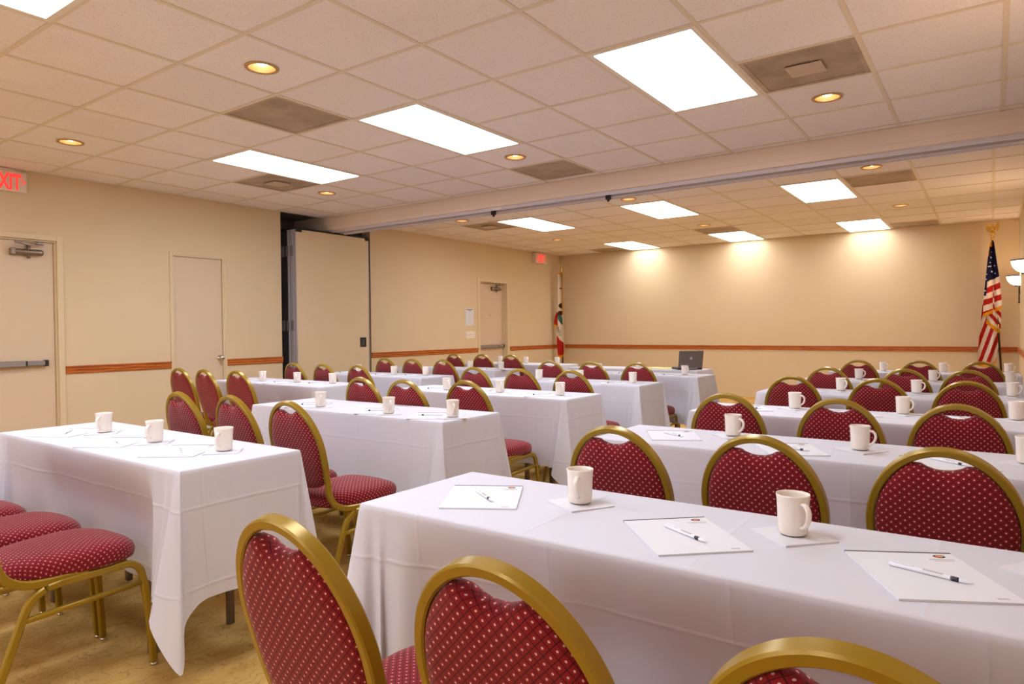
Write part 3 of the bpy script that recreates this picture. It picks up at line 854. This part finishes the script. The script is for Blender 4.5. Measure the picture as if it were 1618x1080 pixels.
    MB().add(vs, fs, True, uvs).build('seat', M['fabric'], t)
    # legs
    pf = rrect(0.023, 0.019, 0.004, 1)
    for sx in (-1, 1):
        X = 0.166
        fl = catmull([(sx * 0.178, 0.225, 0.012), (sx * 0.173, 0.212, 0.20), (sx * X, 0.199, 0.315), (sx * X, 0.186, 0.352), (sx * X, 0.158, 0.374), (sx * X, 0.12, 0.378)], 4)
        rl = catmull([(sx * 0.178, -0.275, 0.012), (sx * 0.173, -0.205, 0.20), (sx * X, -0.163, 0.305), (sx * X, -0.142, 0.345), (sx * X, -0.105, 0.371), (sx * X, -0.06, 0.378)], 4)
        for pts, fy in ((fl, 0.225), (rl, -0.275)):
            lg = crisp(MB().sweep(pts, pf, [Vector((0, 1, 0.3))] * len(pts)).build('leg', M['gold'], t))
            MB().lathe([(0.011, 0.0), (0.013, 0.003), (0.010, 0.010), (0.005, 0.014)], 10, (sx * 0.178, fy, 0), cap0=True).build('foot_glide', M['chrome'], lg)
        MB().bbox(sx * X - 0.0095, sx * X + 0.0095, -0.065, 0.125, 0.3665, 0.3895, 0.003).build('side_rail', M['gold'], t)
        MB().sweep([(sx * 0.168, -0.168, 0.292), (sx * 0.168, 0.203, 0.302)], rrect(0.017, 0.015, 0.003, 1)).build('stretcher', M['gold'], t)
    for y in (-0.12, 0.14):
        MB().bbox(-0.162, 0.162, y - 0.01, y + 0.01, 0.372, 0.393, 0.003).build('cross_rail', M['gold'], t)
    return t

# ---- mug
def mug_proto():
    t = thing('coffee_mug', 'x', 'mug')
    prof = [(0.0, 0.003), (0.022, 0.003), (0.024, 0.0), (0.029, 0.0015), (0.0318, 0.006), (0.0328, 0.02), (0.0340, 0.055), (0.0352, 0.074), (0.0366, 0.083),
            (0.0362, 0.0858), (0.0345, 0.0855), (0.0332, 0.080), (0.0318, 0.055), (0.0305, 0.012), (0.027, 0.0075), (0.0, 0.007)]
    prof = [(r_ * 0.94, h_ * 1.0) for r_, h_ in prof]
    MB().lathe(prof, 28).build('cup_body', M['ceramic'], t)
    pts = catmull([(q_[0] * 0.94, 0, q_[2]) for q_ in ((0.030, 0, 0.068), (0.043, 0, 0.0695), (0.0535, 0, 0.062), (0.0565, 0, 0.049), (0.0515, 0, 0.034), (0.042, 0, 0.0235), (0.030, 0, 0.0185))], 4)
    n_ = 10
    MB().sweep(pts, [(0.0042 * math.cos(2 * PI * q / n_), 0.0062 * math.sin(2 * PI * q / n_)) for q in range(n_)], [Vector((1, 0, 0.01))] + [Vector((0.4, 0, 1))] * 0 + [Vector((p.x - 0.036, 0, p.z - 0.044)) for p in pts[1:]]).build('handle', M['ceramic'], t)
    return t
# ---- napkin
def napkin_mesh():
    R = random.Random(3); n = 6; a = 0.0625; vs = []; fs = []
    for i in range(n + 1):
        for j in range(n + 1):
            x, y = -a + 2 * a * i / n, -a + 2 * a * j / n
            e = max(abs(x), abs(y)) / a
            vs.append((x, y, 0.0026 + (0.0018 * e ** 4 * (0.5 + 0.5 * math.sin(3 * x / a + 2 * y / a)))))
    for i in range(n):
        for j in range(n): q = i * (n + 1) + j; fs.append((q, q + n + 1, q + n + 2, q + 1))
    m_ = len(vs); vs += [(x, y, 0.0) for x, y, z in vs]
    fs2 = [tuple(reversed([k + m_ for k in f])) for f in fs]
    edge = [i for i in range(n + 1)] + [i * (n + 1) + n for i in range(1, n + 1)] + [n * (n + 1) + j for j in range(n - 1, -1, -1)] + [i * (n + 1) for i in range(n - 1, 0, -1)]
    sd = [(edge[k], edge[(k + 1) % len(edge)], edge[(k + 1) % len(edge)] + m_, edge[k] + m_) for k in range(len(edge))]
    return MB().add(vs, fs + fs2 + [tuple(reversed(f)) for f in sd]).mesh('napkin', M['napkin'])
# ---- notepad: local x across, y up the sheet
PADW, PADH = 0.195, 0.241
def pad_proto():
    t = thing('notepad', 'x', 'notepad')
    MB().box(-PADW / 2, PADW / 2, -PADH / 2, PADH / 2, 0, 0.0035).build('paper_stack', M['paper'], t)
    MB().box(-PADW / 2, PADW / 2, PADH / 2 - 0.0035, PADH / 2 + 0.0003, 0.0, 0.0042).build('binding_strip', M['ink'], t)
    lg = MB().lathe([(0.0, 0.0), (0.011, 0.0)], 20, (0, 0, 0), smooth=False)
    o = lg.build('printed_logo', M['logo_dark'], t, (PADW / 2 - 0.030, PADH / 2 - 0.022, 0.0037)); o.scale = (1.0, 0.8, 1)
    o2 = MB().lathe([(0.0, 0.0), (0.0075, 0.0)], 6, smooth=False).build('logo_centre', M['logo_orange'], o, (0, 0, 0.0003))
    ln = MB(); ln.box(-0.022, 0.022, -0.002, 0.002, 0, 0.0002); ln.box(-0.016, 0.02, -0.009, -0.006, 0, 0.0002)
    ln.build('printed_lines', M['ink_grey'], t, (PADW / 2 - 0.034, PADH / 2 - 0.040, 0.0036))
    MB().box(-0.009, 0.009, -0.003, 0.003, 0, 0.0002).build('footer_mark', M['ink_grey'], t, (PADW / 2 - 0.030, -PADH / 2 + 0.014, 0.0036))
    return t
def pen_proto():
    t = thing('pen', 'x', 'pen')
    r = 0.0040
    MB().lathe([(0.0, -0.066), (r * 0.9, -0.066), (r, -0.060), (r, 0.03), (r, 0.034)], 12, (0, 0, r), axis='x').build('barrel', M['pen'], t)
    MB().lathe([(r * 1.04, 0.036), (r * 1.04, 0.045)], 12, (0, 0, r), axis='x').build('grip_band', M['pen_dark'], t)
    MB().lathe([(r, 0.047), (r * 0.75, 0.057), (0.0012, 0.068), (0.0, 0.0685)], 12, (0, 0, r), axis='x').build('tip', M['pen'], t)
    MB().bbox(-0.062, -0.025, -0.0016, 0.0016, 2 * r, 2 * r + 0.0018, 0.0006).build('clip', M['pen'], t)
    ln = MB(); ln.box(-0.01, 0.022, -0.0026, 0.0026, 2 * r - 0.0008, 2 * r + 0.0002)
    ln.build('printed_text', M['ink_grey'], t)
    return t

PT_T, PT_C, PT_M, PT_P, PT_N = table_proto(), chair_proto(), mug_proto(), pad_proto(), pen_proto()
NAP = napkin_mesh()
used = {}
def place(proto, loc, rz, label, group, tilt=None):
    if proto.name not in used: o = proto; used[proto.name] = 1
    else: o = copy_tree(proto)
    o.location = loc; o.rotation_euler = (0, 0, rz)
    o['label'] = label; o['group'] = group
    return o

# ================================================================ THE ROWS
RIGHT, MID, LEFT = 'right-hand tables', 'middle tables', 'left tables by the partition'
ordn = ['nearest', 'second', 'third', 'fourth', 'fifth', 'farthest']
SEAT = ['left', 'middle', 'right']
# column, row name, table centre x, front edge y, chairs (x,y of seat centre), mugs (x,y)
rows = [
 (RIGHT, 'nearest', 3.045, -0.77, [(2.69, -0.99), (3.095, -0.945), (3.505, -0.965)], [(2.75, -0.47), (3.26, -0.45), (3.70, -0.43)]),
 (RIGHT, 'second', 3.045, 0.47, [(2.67, 0.19), (3.09, 0.24), (3.51, 0.28)], [(2.74, 0.81), (3.22, 0.73), (3.70, 0.74)]),
 (RIGHT, 'third', 3.045, 1.57, [(2.62, 1.43), (3.10, 1.39), (3.51, 1.41)], [(2.73, 1.92), (3.24, 1.95), (3.70, 1.96)]),
 (RIGHT, 'fourth', 3.045, 2.86, [(2.62, 2.68), (3.09, 2.65), (3.51, 2.66)], [(2.75, 3.18), (3.20, 3.21), (3.71, 3.25)]),
 (RIGHT, 'fifth', 3.045, 4.07, [(2.63, 3.74), (3.10, 3.72), (3.49, 3.76)], [(2.69, 4.37), (3.22, 4.41), (3.72, 4.46)]),
 (RIGHT, 'farthest', 3.045, 5.40, [(2.63, 4.97), (3.09, 5.04), (3.54, 5.04)], [(2.72, 5.66), (3.22, 5.74), (3.73, 5.80)]),
 (MID, 'nearest', 0.695, -0.82, [(0.20, -1.06), (0.62, -1.02), (1.03, -1.015)], [(0.36, -0.57), (0.83, -0.58), (1.26, -0.54)]),
 (MID, 'second', 0.655, 0.50, [(0.29, 0.13), (0.70, 0.16), (1.15, 0.14)], [(0.37, 0.62), (0.96, 0.60), (1.36, 0.66)]),
 (MID, 'third', 0.625, 1.72, [(0.30, 1.31), (0.70, 1.28), (1.07, 1.42)], [(0.28, 1.86), (0.75, 1.89), (1.24, 1.91)]),
 (MID, 'fourth', 0.595, 2.87, [(0.24, 2.55), (0.69, 2.53), (1.13, 2.54)], [(0.32, 3.06), (0.68, 3.16), (1.21, 3.10)]),
 (MID, 'fifth', 0.655, 3.98, [(0.19, 3.75), (0.63, 3.76), (1.08, 3.76)], [(0.30, 4.22), (0.75, 4.22), (1.22, 4.22)]),
 (LEFT, 'nearest', -1.575, 1.54, [(-1.97, 1.34), (-1.54, 1.32), (-1.14, 1.36)], [(-1.80, 1.71), (-1.38, 1.77), (-0.98, 1.83)]),
 (LEFT, 'second', -1.545, 2.70, [(-1.84, 2.39), (-1.38, 2.37), (-0.91, 2.37)], [(-1.93, 2.97), (-1.34, 2.91), (-0.97, 2.98)]),
 (LEFT, 'third', -1.62, 3.95, [(-1.78, 3.52), (-1.37, 3.52), (-0.94, 3.52)], [(-1.79, 4.10), (-1.34, 4.14), (-0.88, 4.12)]),
 (LEFT, 'farthest', -1.53, 5.15, [(-1.89, 4.82), (-1.47, 4.84), (-1.03, 4.82)], [(-1.81, 5.37), (-1.40, 5.38), (-0.93, 5.40)]),
]
R = random.Random(5)
for ri, (col_, row, tx, fy, chairs, mugs) in enumerate(rows):
    ty = fy + TD / 2
    where = '%s row, %s' % (row, col_)
    place(PT_T, (tx, ty, 0), 0, 'narrow folding table under white cloth, ' + where, 'folding tables')
    push = [(x - tx, max(0.0, min(y, fy - 0.195) + 0.217 - fy + 0.045)) for x, y in chairs]
    cl = link('tablecloth', cloth_mesh(11 + ri * 7, push, col_ == RIGHT), None, (tx, ty, 0))
    tag(cl, 'white cloth draped to near the floor, ' + where, 'tablecloth', 'white tablecloths')
    for k, (x, y) in enumerate(chairs):
        y = min(y, fy - 0.195)
        s = '%s seat, ' % SEAT[k] + where
        rz = math.radians(R.uniform(-2.5, 2.5))
        if ri == 0: rz = math.radians((-2, -2, -1)[k])
        place(PT_C, (x, y, 0), rz, 'gold-framed burgundy dotted chair, ' + s, 'banquet chairs at the tables')
    for k, (x, y) in enumerate(mugs):
        s = '%s seat, ' % SEAT[k] + where
        if col_ == RIGHT: ha = {0: -72, 1: -42, 2: -25}[k] if ri == 0 else R.uniform(-40, -12)
        else: ha = R.uniform(-62, -48)
        if col_ == MID and ri > 6: ha = R.uniform(-42, -30)
        if col_ == LEFT: ha = R.uniform(-50, -30)
        nr = math.radians(R.uniform(-42, -28))
        npk = link('napkin', NAP, None, (x + 0.002, y - 0.004, TZ), nr)
        tag(npk, 'square paper napkin under the mug, ' + s, 'napkin', 'paper napkins under the mugs')
        place(PT_M, (x, y, TZ + 0.0047), math.radians(ha), 'cream coffee mug, ' + s, 'coffee mugs on the tables')
        # notepad to the left of the mug
        px, py = (x - 0.21, y - 0.12) if col_ == RIGHT else (x - 0.135, y - 0.09)
        py = max(min(py, fy + TD - 0.15), fy + 0.14)
        pa = math.radians(R.uniform(27, 36))
        if ri == 0:
            (px, py, pa) = [(2.503, -0.555, math.radians(30.6)), (3.067, -0.581, math.radians(42.5)), (3.512, -0.566, math.radians(28.5))][k]
        if px - tx < -TL / 2 + 0.13: px = tx - TL / 2 + 0.13
        place(PT_P, (px, py, TZ + 0.0003), pa, 'white notepad with dark top edge, ' + s, 'notepads on the tables')
        na = math.radians(R.uniform(-38, -12))
        if ri == 0: na = math.radians((-32, -29, -15)[k])
        if ri > 6: na = math.radians(R.uniform(205, 225))
        place(PT_N, (px + 0.004, py - 0.004, TZ + 0.0040), na, 'white pen on the notepad, ' + s, 'pens on the notepads')

# ---------------------------------------------------------------- presenter's table
PX, PY = 0.335, 4.85
place(PT_T, (PX, PY + TD / 2, 0), 0, "folding table under white cloth carrying the laptop", 'folding tables')
cl = link('tablecloth', cloth_mesh(5), None, (PX, PY + TD / 2, 0))
tag(cl, 'white cloth under the laptop, on the table before the far wall', 'tablecloth', 'white tablecloths')
t = thing('laptop', 'open grey laptop seen from behind on the farthest middle table', 'laptop', (0.90, PY + 0.26, TZ + 0.0005), math.radians(222))
MB().bbox(-0.135, 0.135, -0.10, 0.10, 0, 0.022, 0.004).build('base', M['laptop_keys'], t)
lm = MB().bbox(-0.135, 0.135, -0.006, 0.006, 0, 0.19, 0.005).mesh('lid', M['laptop'])
lid = link('lid', lm, t, (0, 0.098, 0.020)); lid.rotation_euler = (math.radians(-12), 0, 0)
MB().lathe([(0.0, 0.001), (0.016, 0.001), (0.016, 0.0)], 20, axis='y').build('lid_badge', M['alu'], lid, (0, 0.0063, 0.105))
MB().box(-0.126, 0.126, -0.0068, -0.0062, 0.012, 0.18).build('screen', M['black'], lid)
ky = MB()
for r_ in range(5):
    for c_ in range(11): ky.box(-0.118 + c_ * 0.0218, -0.100 + c_ * 0.0218, -0.02 + r_ * 0.02, -0.003 + r_ * 0.02, 0.022, 0.024)
ky.build('keyboard', M['black'], t)
MB().bbox(-0.08, 0.08, 0.096, 0.106, 0.004, 0.022, 0.002).build('rear_ports', M['alu_dull'], t)
yp = link('legal_pad', MB().bbox(-0.105, 0.105, -0.14, 0.14, 0, 0.008, 0.001).mesh('legal_pad', M['yellow_pad']), None, (0.60, PY + 0.25, TZ + 0.0005), math.radians(80))
tag(yp, 'pale yellow writing pad beside the laptop', 'notepad')
bx = thing('equipment_case', 'small black case on the carpet under the far middle table', 'case', (1.10, PY + 0.12, 0))
MB().bbox(-0.12, 0.12, -0.11, 0.11, 0.0, 0.2, 0.015).build('case_body', M['black'], bx)
MB().tube(catmull([(-0.05, 0, 0.198), (-0.045, 0, 0.225), (0.045, 0, 0.225), (0.05, 0, 0.198)], 4), 0.006).build('case_handle', M['steel_dark'], bx)
cb = MB().tube(catmull([(1.22, PY + 0.1, 0.006), (1.5, PY + 0.06, 0.006), (1.9, PY + 0.15, 0.006), (2.3, PY + 0.1, 0.006)], 8), 0.006).build('floor_cable', M['black'])
tag(cb, 'thin black cable lying across the carpet behind the rows', 'cable')

# ---------------------------------------------------------------- flags
def color_mesh(mb, name, cols):
    me = mb.mesh(name, M['flag'])
    ca = me.color_attributes.new('print', 'FLOAT_COLOR', 'CORNER')
    k = 0
    for f in me.polygons:
        for li in f.loop_indices: ca.data[li].color = cols[f.index]
    return me
def lerp_tab(tab, z):
    if z >= tab[0][0]: return tab[0][1]
    for (z0, v0), (z1, v1) in zip(tab, tab[1:]):
        if z <= z0 and z >= z1: return v0 + (v1 - v0) * (z0 - z) / (z0 - z1)
    return tab[-1][1]
def drape(name, left, right, top_fn, bot_fn, y_fn, col_fn, parent, nu=44, nv=150, thick=0.004):
    # sheet between a left and right outline, rows from top to bottom
    vs = []; fs = []; cols = []
    for side in (0, 1):
        for j in range(nv + 1):
            for i in range(nu + 1):
                u = i / nu
                zt, zb = top_fn(u), bot_fn(u)
                z = zt + (zb - zt) * j / nv
                x0, x1 = lerp_tab(left, z), lerp_tab(right, z)
                x = x0 + (x1 - x0) * u
                vs.append((x, y_fn(u, z) + side * thick, z))
    n1 = (nu + 1) * (nv + 1)
    for side in (0, 1):
        for j in range(nv):
            for i in range(nu):
                q = side * n1 + j * (nu + 1) + i
                f = (q, q + nu + 1, q + nu + 2, q + 1)
                fs.append(f if side == 0 else tuple(reversed(f)))
                a, b2 = vs[q], vs[q + nu + 2]
                cols.append(col_fn((i + 0.5) / nu, (a[0] + b2[0]) / 2, (a[2] + b2[2]) / 2))
    mb = MB().add(vs, fs, True)
    return link(name, color_mesh(mb, name, cols), parent)
NAVY = rgb(26, 28, 62); RED = rgb(176, 34, 30); WHT = rgb(232, 216, 206); GLD = rgb(224, 156, 28)
# stars and stripes on a pole with an eagle
fl = thing('american_flag', 'American flag hanging from a dark pole with a gold eagle', 'flag', (3.72, 9.36, 0))
px0 = lambda p: 3.70 + (p - 1581) * 0.00705 - 3.72      # local x
pz0 = lambda q: H - 1.99 + (575 - q) * 0.00862          # local z
pole_top = (px0(1567.5), 0.02, pz0(378)); pole_bot = (px0(1586), 0.02, 0.06)
pl = MB().tube([pole_bot, pole_top], 0.0135, 12).build('pole', M['pole'], fl)
tz = (pz0(512), pz0(526)); fx = lambda z: pole_bot[0] + (pole_top[0] - pole_bot[0]) * (z - pole_bot[2]) / (pole_top[2] - pole_bot[2])
MB().tube([(fx(tz[1]), 0.02, tz[1]), (fx(tz[0]), 0.02, tz[0])], 0.017, 12).build('brass_joint', M['brass'], pl)
MB().lathe([(0.0, 0.0), (0.15, 0.0), (0.15, 0.014), (0.10, 0.03), (0.03, 0.05), (0.022, 0.12), (0.0, 0.12)], 24, (pole_bot[0], 0.02, 0)).build('stand', M['brass'], fl)
eg = MB(); ex, ez = pole_top[0], pole_top[2]
eg.lathe([(0.0, -0.01), (0.016, -0.01), (0.016, 0.02), (0.024, 0.03), (0.014, 0.045), (0.03, 0.06), (0.036, 0.08), (0.03, 0.10), (0.012, 0.112), (0, 0.114)], 14, (ex, 0.02, ez))
eg.lathe([(0.0, 0.10), (0.022, 0.115), (0.03, 0.145), (0.024, 0.172), (0.014, 0.185), (0.017, 0.198), (0.013, 0.212), (0.0, 0.216)], 12, (ex, 0.02, ez))
eg.lathe([(0.008, 0), (0.003, 0.018), (0.0, 0.024)], 8, (ex - 0.01, 0.02, ez + 0.2), axis='x')
egl = eg.build('eagle_finial', M['brass'], fl)
for sg in (-1, 1):
    wv = [(0.012, 0.165), (0.032, 0.20), (0.05, 0.225), (0.066, 0.232), (0.076, 0.215), (0.078, 0.185), (0.072, 0.15), (0.060, 0.118), (0.046, 0.105), (0.038, 0.125), (0.022, 0.125)]
    vs = [(ex + sg * a, 0.02 + s_ * 0.006 - 0.25 * a * 0.2, ez + b2) for s_ in (-1, 1) for a, b2 in wv]; q = len(wv)
    f_ = [tuple(range(q)), tuple(reversed(range(q, 2 * q)))] + [(i, q + i, q + (i + 1) % q, (i + 1) % q) for i in range(q)]
    MB().add(vs, f_).build('eagle_wing', M['brass'], egl)
Lu = [(pz0(p[1]), px0(p[0])) for p in ((1564, 382), (1561, 400), (1557, 440), (1554, 470), (1553, 503))]
Ru = [(pz0(p[1]), px0(p[0])) for p in ((1570, 382), (1574, 410), (1579, 440), (1582, 470), (1583, 490))]
def us_up(u, x, z):
    p = x / 0.00705 + (3.72 - 3.70) / 0.00705 + 1581; q = 575 - (z - (H - 1.99)) / 0.00862
    if q < 390 and u < 0.6: return GLD
    if u < 0.10 and q < 405: return GLD
    bot = 500 - 13 * u
    if q > bot - 4.5: return GLD
    cb = 446 - 9 * u
    if u < 0.13: cb = 467
    if q < cb: return NAVY
    s = (q + 9 * u - 446) / 9.2
    return WHT if int(math.floor(s)) % 2 == 0 else RED
yfold = lambda u, z: -0.06 - 0.028 * math.sin(u * 7.0 + 0.6) - 0.012 * math.sin(u * 15 + z * 2)
cl_u = drape('flag_cloth', Lu, Ru, lambda u: pz0(383 - 1 * u), lambda u: pz0(501 - 13 * u), yfold, us_up, fl)
Ll = [(pz0(p[1]), px0(p[0])) for p in ((1558, 440), (1553, 475), (1549, 510), (1546, 545), (1543, 578))]
Rl = [(pz0(p[1]), px0(p[0])) for p in ((1578, 440), (1582, 490), (1581, 530), (1576, 556), (1572, 580))]
def us_lo(u, x, z):
    p = x / 0.00705 + (3.72 - 3.70) / 0.00705 + 1581; q = 575 - (z - (H - 1.99)) / 0.00862
    bot = 577 + 3 * math.sin(u * 3) - 9 * max(0, u - 0.6)
    if q > bot - 4: return GLD
    e = 500 + 30 * (u - 0.25)
    if u > 0.9 and q < 540 and q > 524: return GLD
    if abs(q - (508 + 26 * (u - 0.3))) < 3.2 and u > 0.28: return GLD
    if q < 508 + 26 * (u - 0.3) and u > 0.28:
        return RED if int(math.floor((q - 1.2 * p) / 9.0)) % 2 == 0 else WHT
    c_ = (p * 35 + q * 13) / 37.3
    return RED if int(math.floor(c_ / 6.2)) % 2 == 0 else WHT
yfold2 = lambda u, z: 0.0 - 0.024 * math.sin(u * 9.0 + 1.9) - 0.01 * math.sin(u * 17 + z * 3)
drape('flag_cloth', Ll, Rl, lambda u: pz0(442), lambda u: pz0(577 + 3 * math.sin(u * 3) - 9 * max(0, u - 0.6)), yfold2, us_lo, fl)
star = []
for k in range(10):
    a = PI / 2 + k * PI / 5; r_ = 0.018 if k % 2 == 0 else 0.0072
    star.append((r_ * math.cos(a), r_ * math.sin(a)))
sm = MB().add([(a, -0.0012, b2) for a, b2 in star] + [(0, -0.0016, 0)], [(k, (k + 1) % 10, 10) for k in range(10)]).mesh('star', M['paper'])
for (p, q, sc_) in ((1566, 398, 0.7), (1565, 407, 0.9), (1564, 415, 0.6), (1562, 421, 0.8), (1564.5, 421, 0.8), (1566, 429, 1.15), (1559, 433, 0.7), (1558, 441, 0.8), (1556, 459, 0.9), (1571, 420, 0.5), (1572, 432, 0.5)):
    z = pz0(q); x = px0(p); u = (x - lerp_tab(Lu, z)) / (lerp_tab(Ru, z) - lerp_tab(Lu, z))
    o = link('star', sm, cl_u, (x, yfold(u, z) - 0.005, z)); o.scale = (sc_, 1, sc_)
MB().tube(catmull([(fx(pz0(384)), 0.005, pz0(384)), (px0(1566), -0.03, pz0(386)), (px0(1563), -0.06, pz0(392))], 4), 0.006).build('cord', M['fringe'], fl)

# state flag with the bear
cf = thing('state_flag', 'white state flag with bear and red base in the far left corner', 'flag', (-3.27, 9.33, 0))
cx0 = lambda p: (p - 880.5) * 0.0140
cz0 = lambda q: (H - 0.15) - (q - 413) * 0.01218
CPX = 0.012
cpl = MB().tube([(CPX + 0.02, 0.03, 0.05), (CPX, 0.03, cz0(430))], 0.0135, 12).build('pole', M['pole'], cf)
MB().lathe([(0.0, 0.0), (0.15, 0.0), (0.15, 0.014), (0.10, 0.03), (0.03, 0.05), (0.022, 0.12), (0.0, 0.12)], 24, (CPX + 0.02, 0.03, 0)).build('stand', M['brass'], cf)
MB().lathe([(0.0, -0.02), (0.018, -0.02), (0.018, 0.02), (0.026, 0.03), (0.012, 0.05), (0.022, 0.075), (0.012, 0.10), (0.016, 0.13), (0.006, 0.19), (0.0, 0.205)], 14, (CPX, 0.03, cz0(430))).build('spear_finial', M['brass'], cf)
Lc = [(cz0(p[1]), cx0(p[0])) for p in ((880, 430), (879, 455), (877.5, 485), (876.5, 500), (876.5, 520), (876.5, 540), (877.5, 555), (879, 566))]
Rc = [(cz0(p[1]), cx0(p[0])) for p in ((883, 430), (885, 455), (886, 485), (887, 510), (888.5, 540), (889.5, 553), (888, 558), (884.5, 566))]
CWH = rgb(236, 222, 204); CRD = rgb(186, 40, 34); BEAR = rgb(72, 48, 34); TEAL = rgb(70, 112, 104)
def ca_col(u, x, z):
    p = x / 0.0140 + 880.5; q = 413 + (H - 0.15 - z) / 0.01218
    if q < 433: return GLD
    if u > 0.72 and q < 497: return GLD
    if q > 562: return GLD
    if u > 0.80 and q > 552: return GLD
    if 454 < q < 456.5 and 0.35 < u < 0.72: return CRD
    if 478 < q < 488 and (p - 883.5) ** 2 / 11 + (q - 483) ** 2 / 24 < 1: return BEAR
    if 491 < q < 498 and p > 877 + (498 - q) * 0.5 and p < 884.5: return BEAR
    if 497.5 < q < 513 and p < 884.5 and p > 877 + (q - 497.5) * 0.34 and p < 881.5 + (q - 497) * 0.26: return TEAL
    if q > 531 + (p - 877) * 1.5 and p < 885.2: return CRD
    if u < 0.08 and q > 545: return GLD
    return CWH
yc1 = lambda u, z: -0.03 - 0.03 * math.sin(u * 6.5 + 0.4) - 0.012 * math.sin(u * 13 + z * 2.5)
ccl = drape('flag_cloth', Lc, Rc, lambda u: cz0(430), lambda u: cz0(566 - 8 * max(0, u - 0.55)), yc1, ca_col, cf, 40, 140)
Lb = [(cz0(p[1]), cx0(p[0])) for p in ((877.5, 491), (873.5, 499), (871.5, 512), (872.5, 520))]
Rb = [(cz0(p[1]), cx0(p[0])) for p in ((879, 492), (879, 518))]
drape('flag_fold', Lb, Rb, lambda u: cz0(493), lambda u: cz0(514 + 5 * u), lambda u, z: -0.045 - 0.02 * math.sin(u * 4), lambda u, x, z: GLD if (413 + (H - 0.15 - z) / 0.01218) > 510.5 + 5 * u else CRD, cf, 16, 30)
# the letters that show on the visible fold
lt2 = text_mesh('REPU', 0.082, M['ink'], 'flag_lettering', 0.0008, 0.9)
o = link('flag_lettering', lt2, ccl, (cx0(881.3), -0.078, cz0(524))); o.rotation_euler = (PI / 2, math.radians(64), 0)
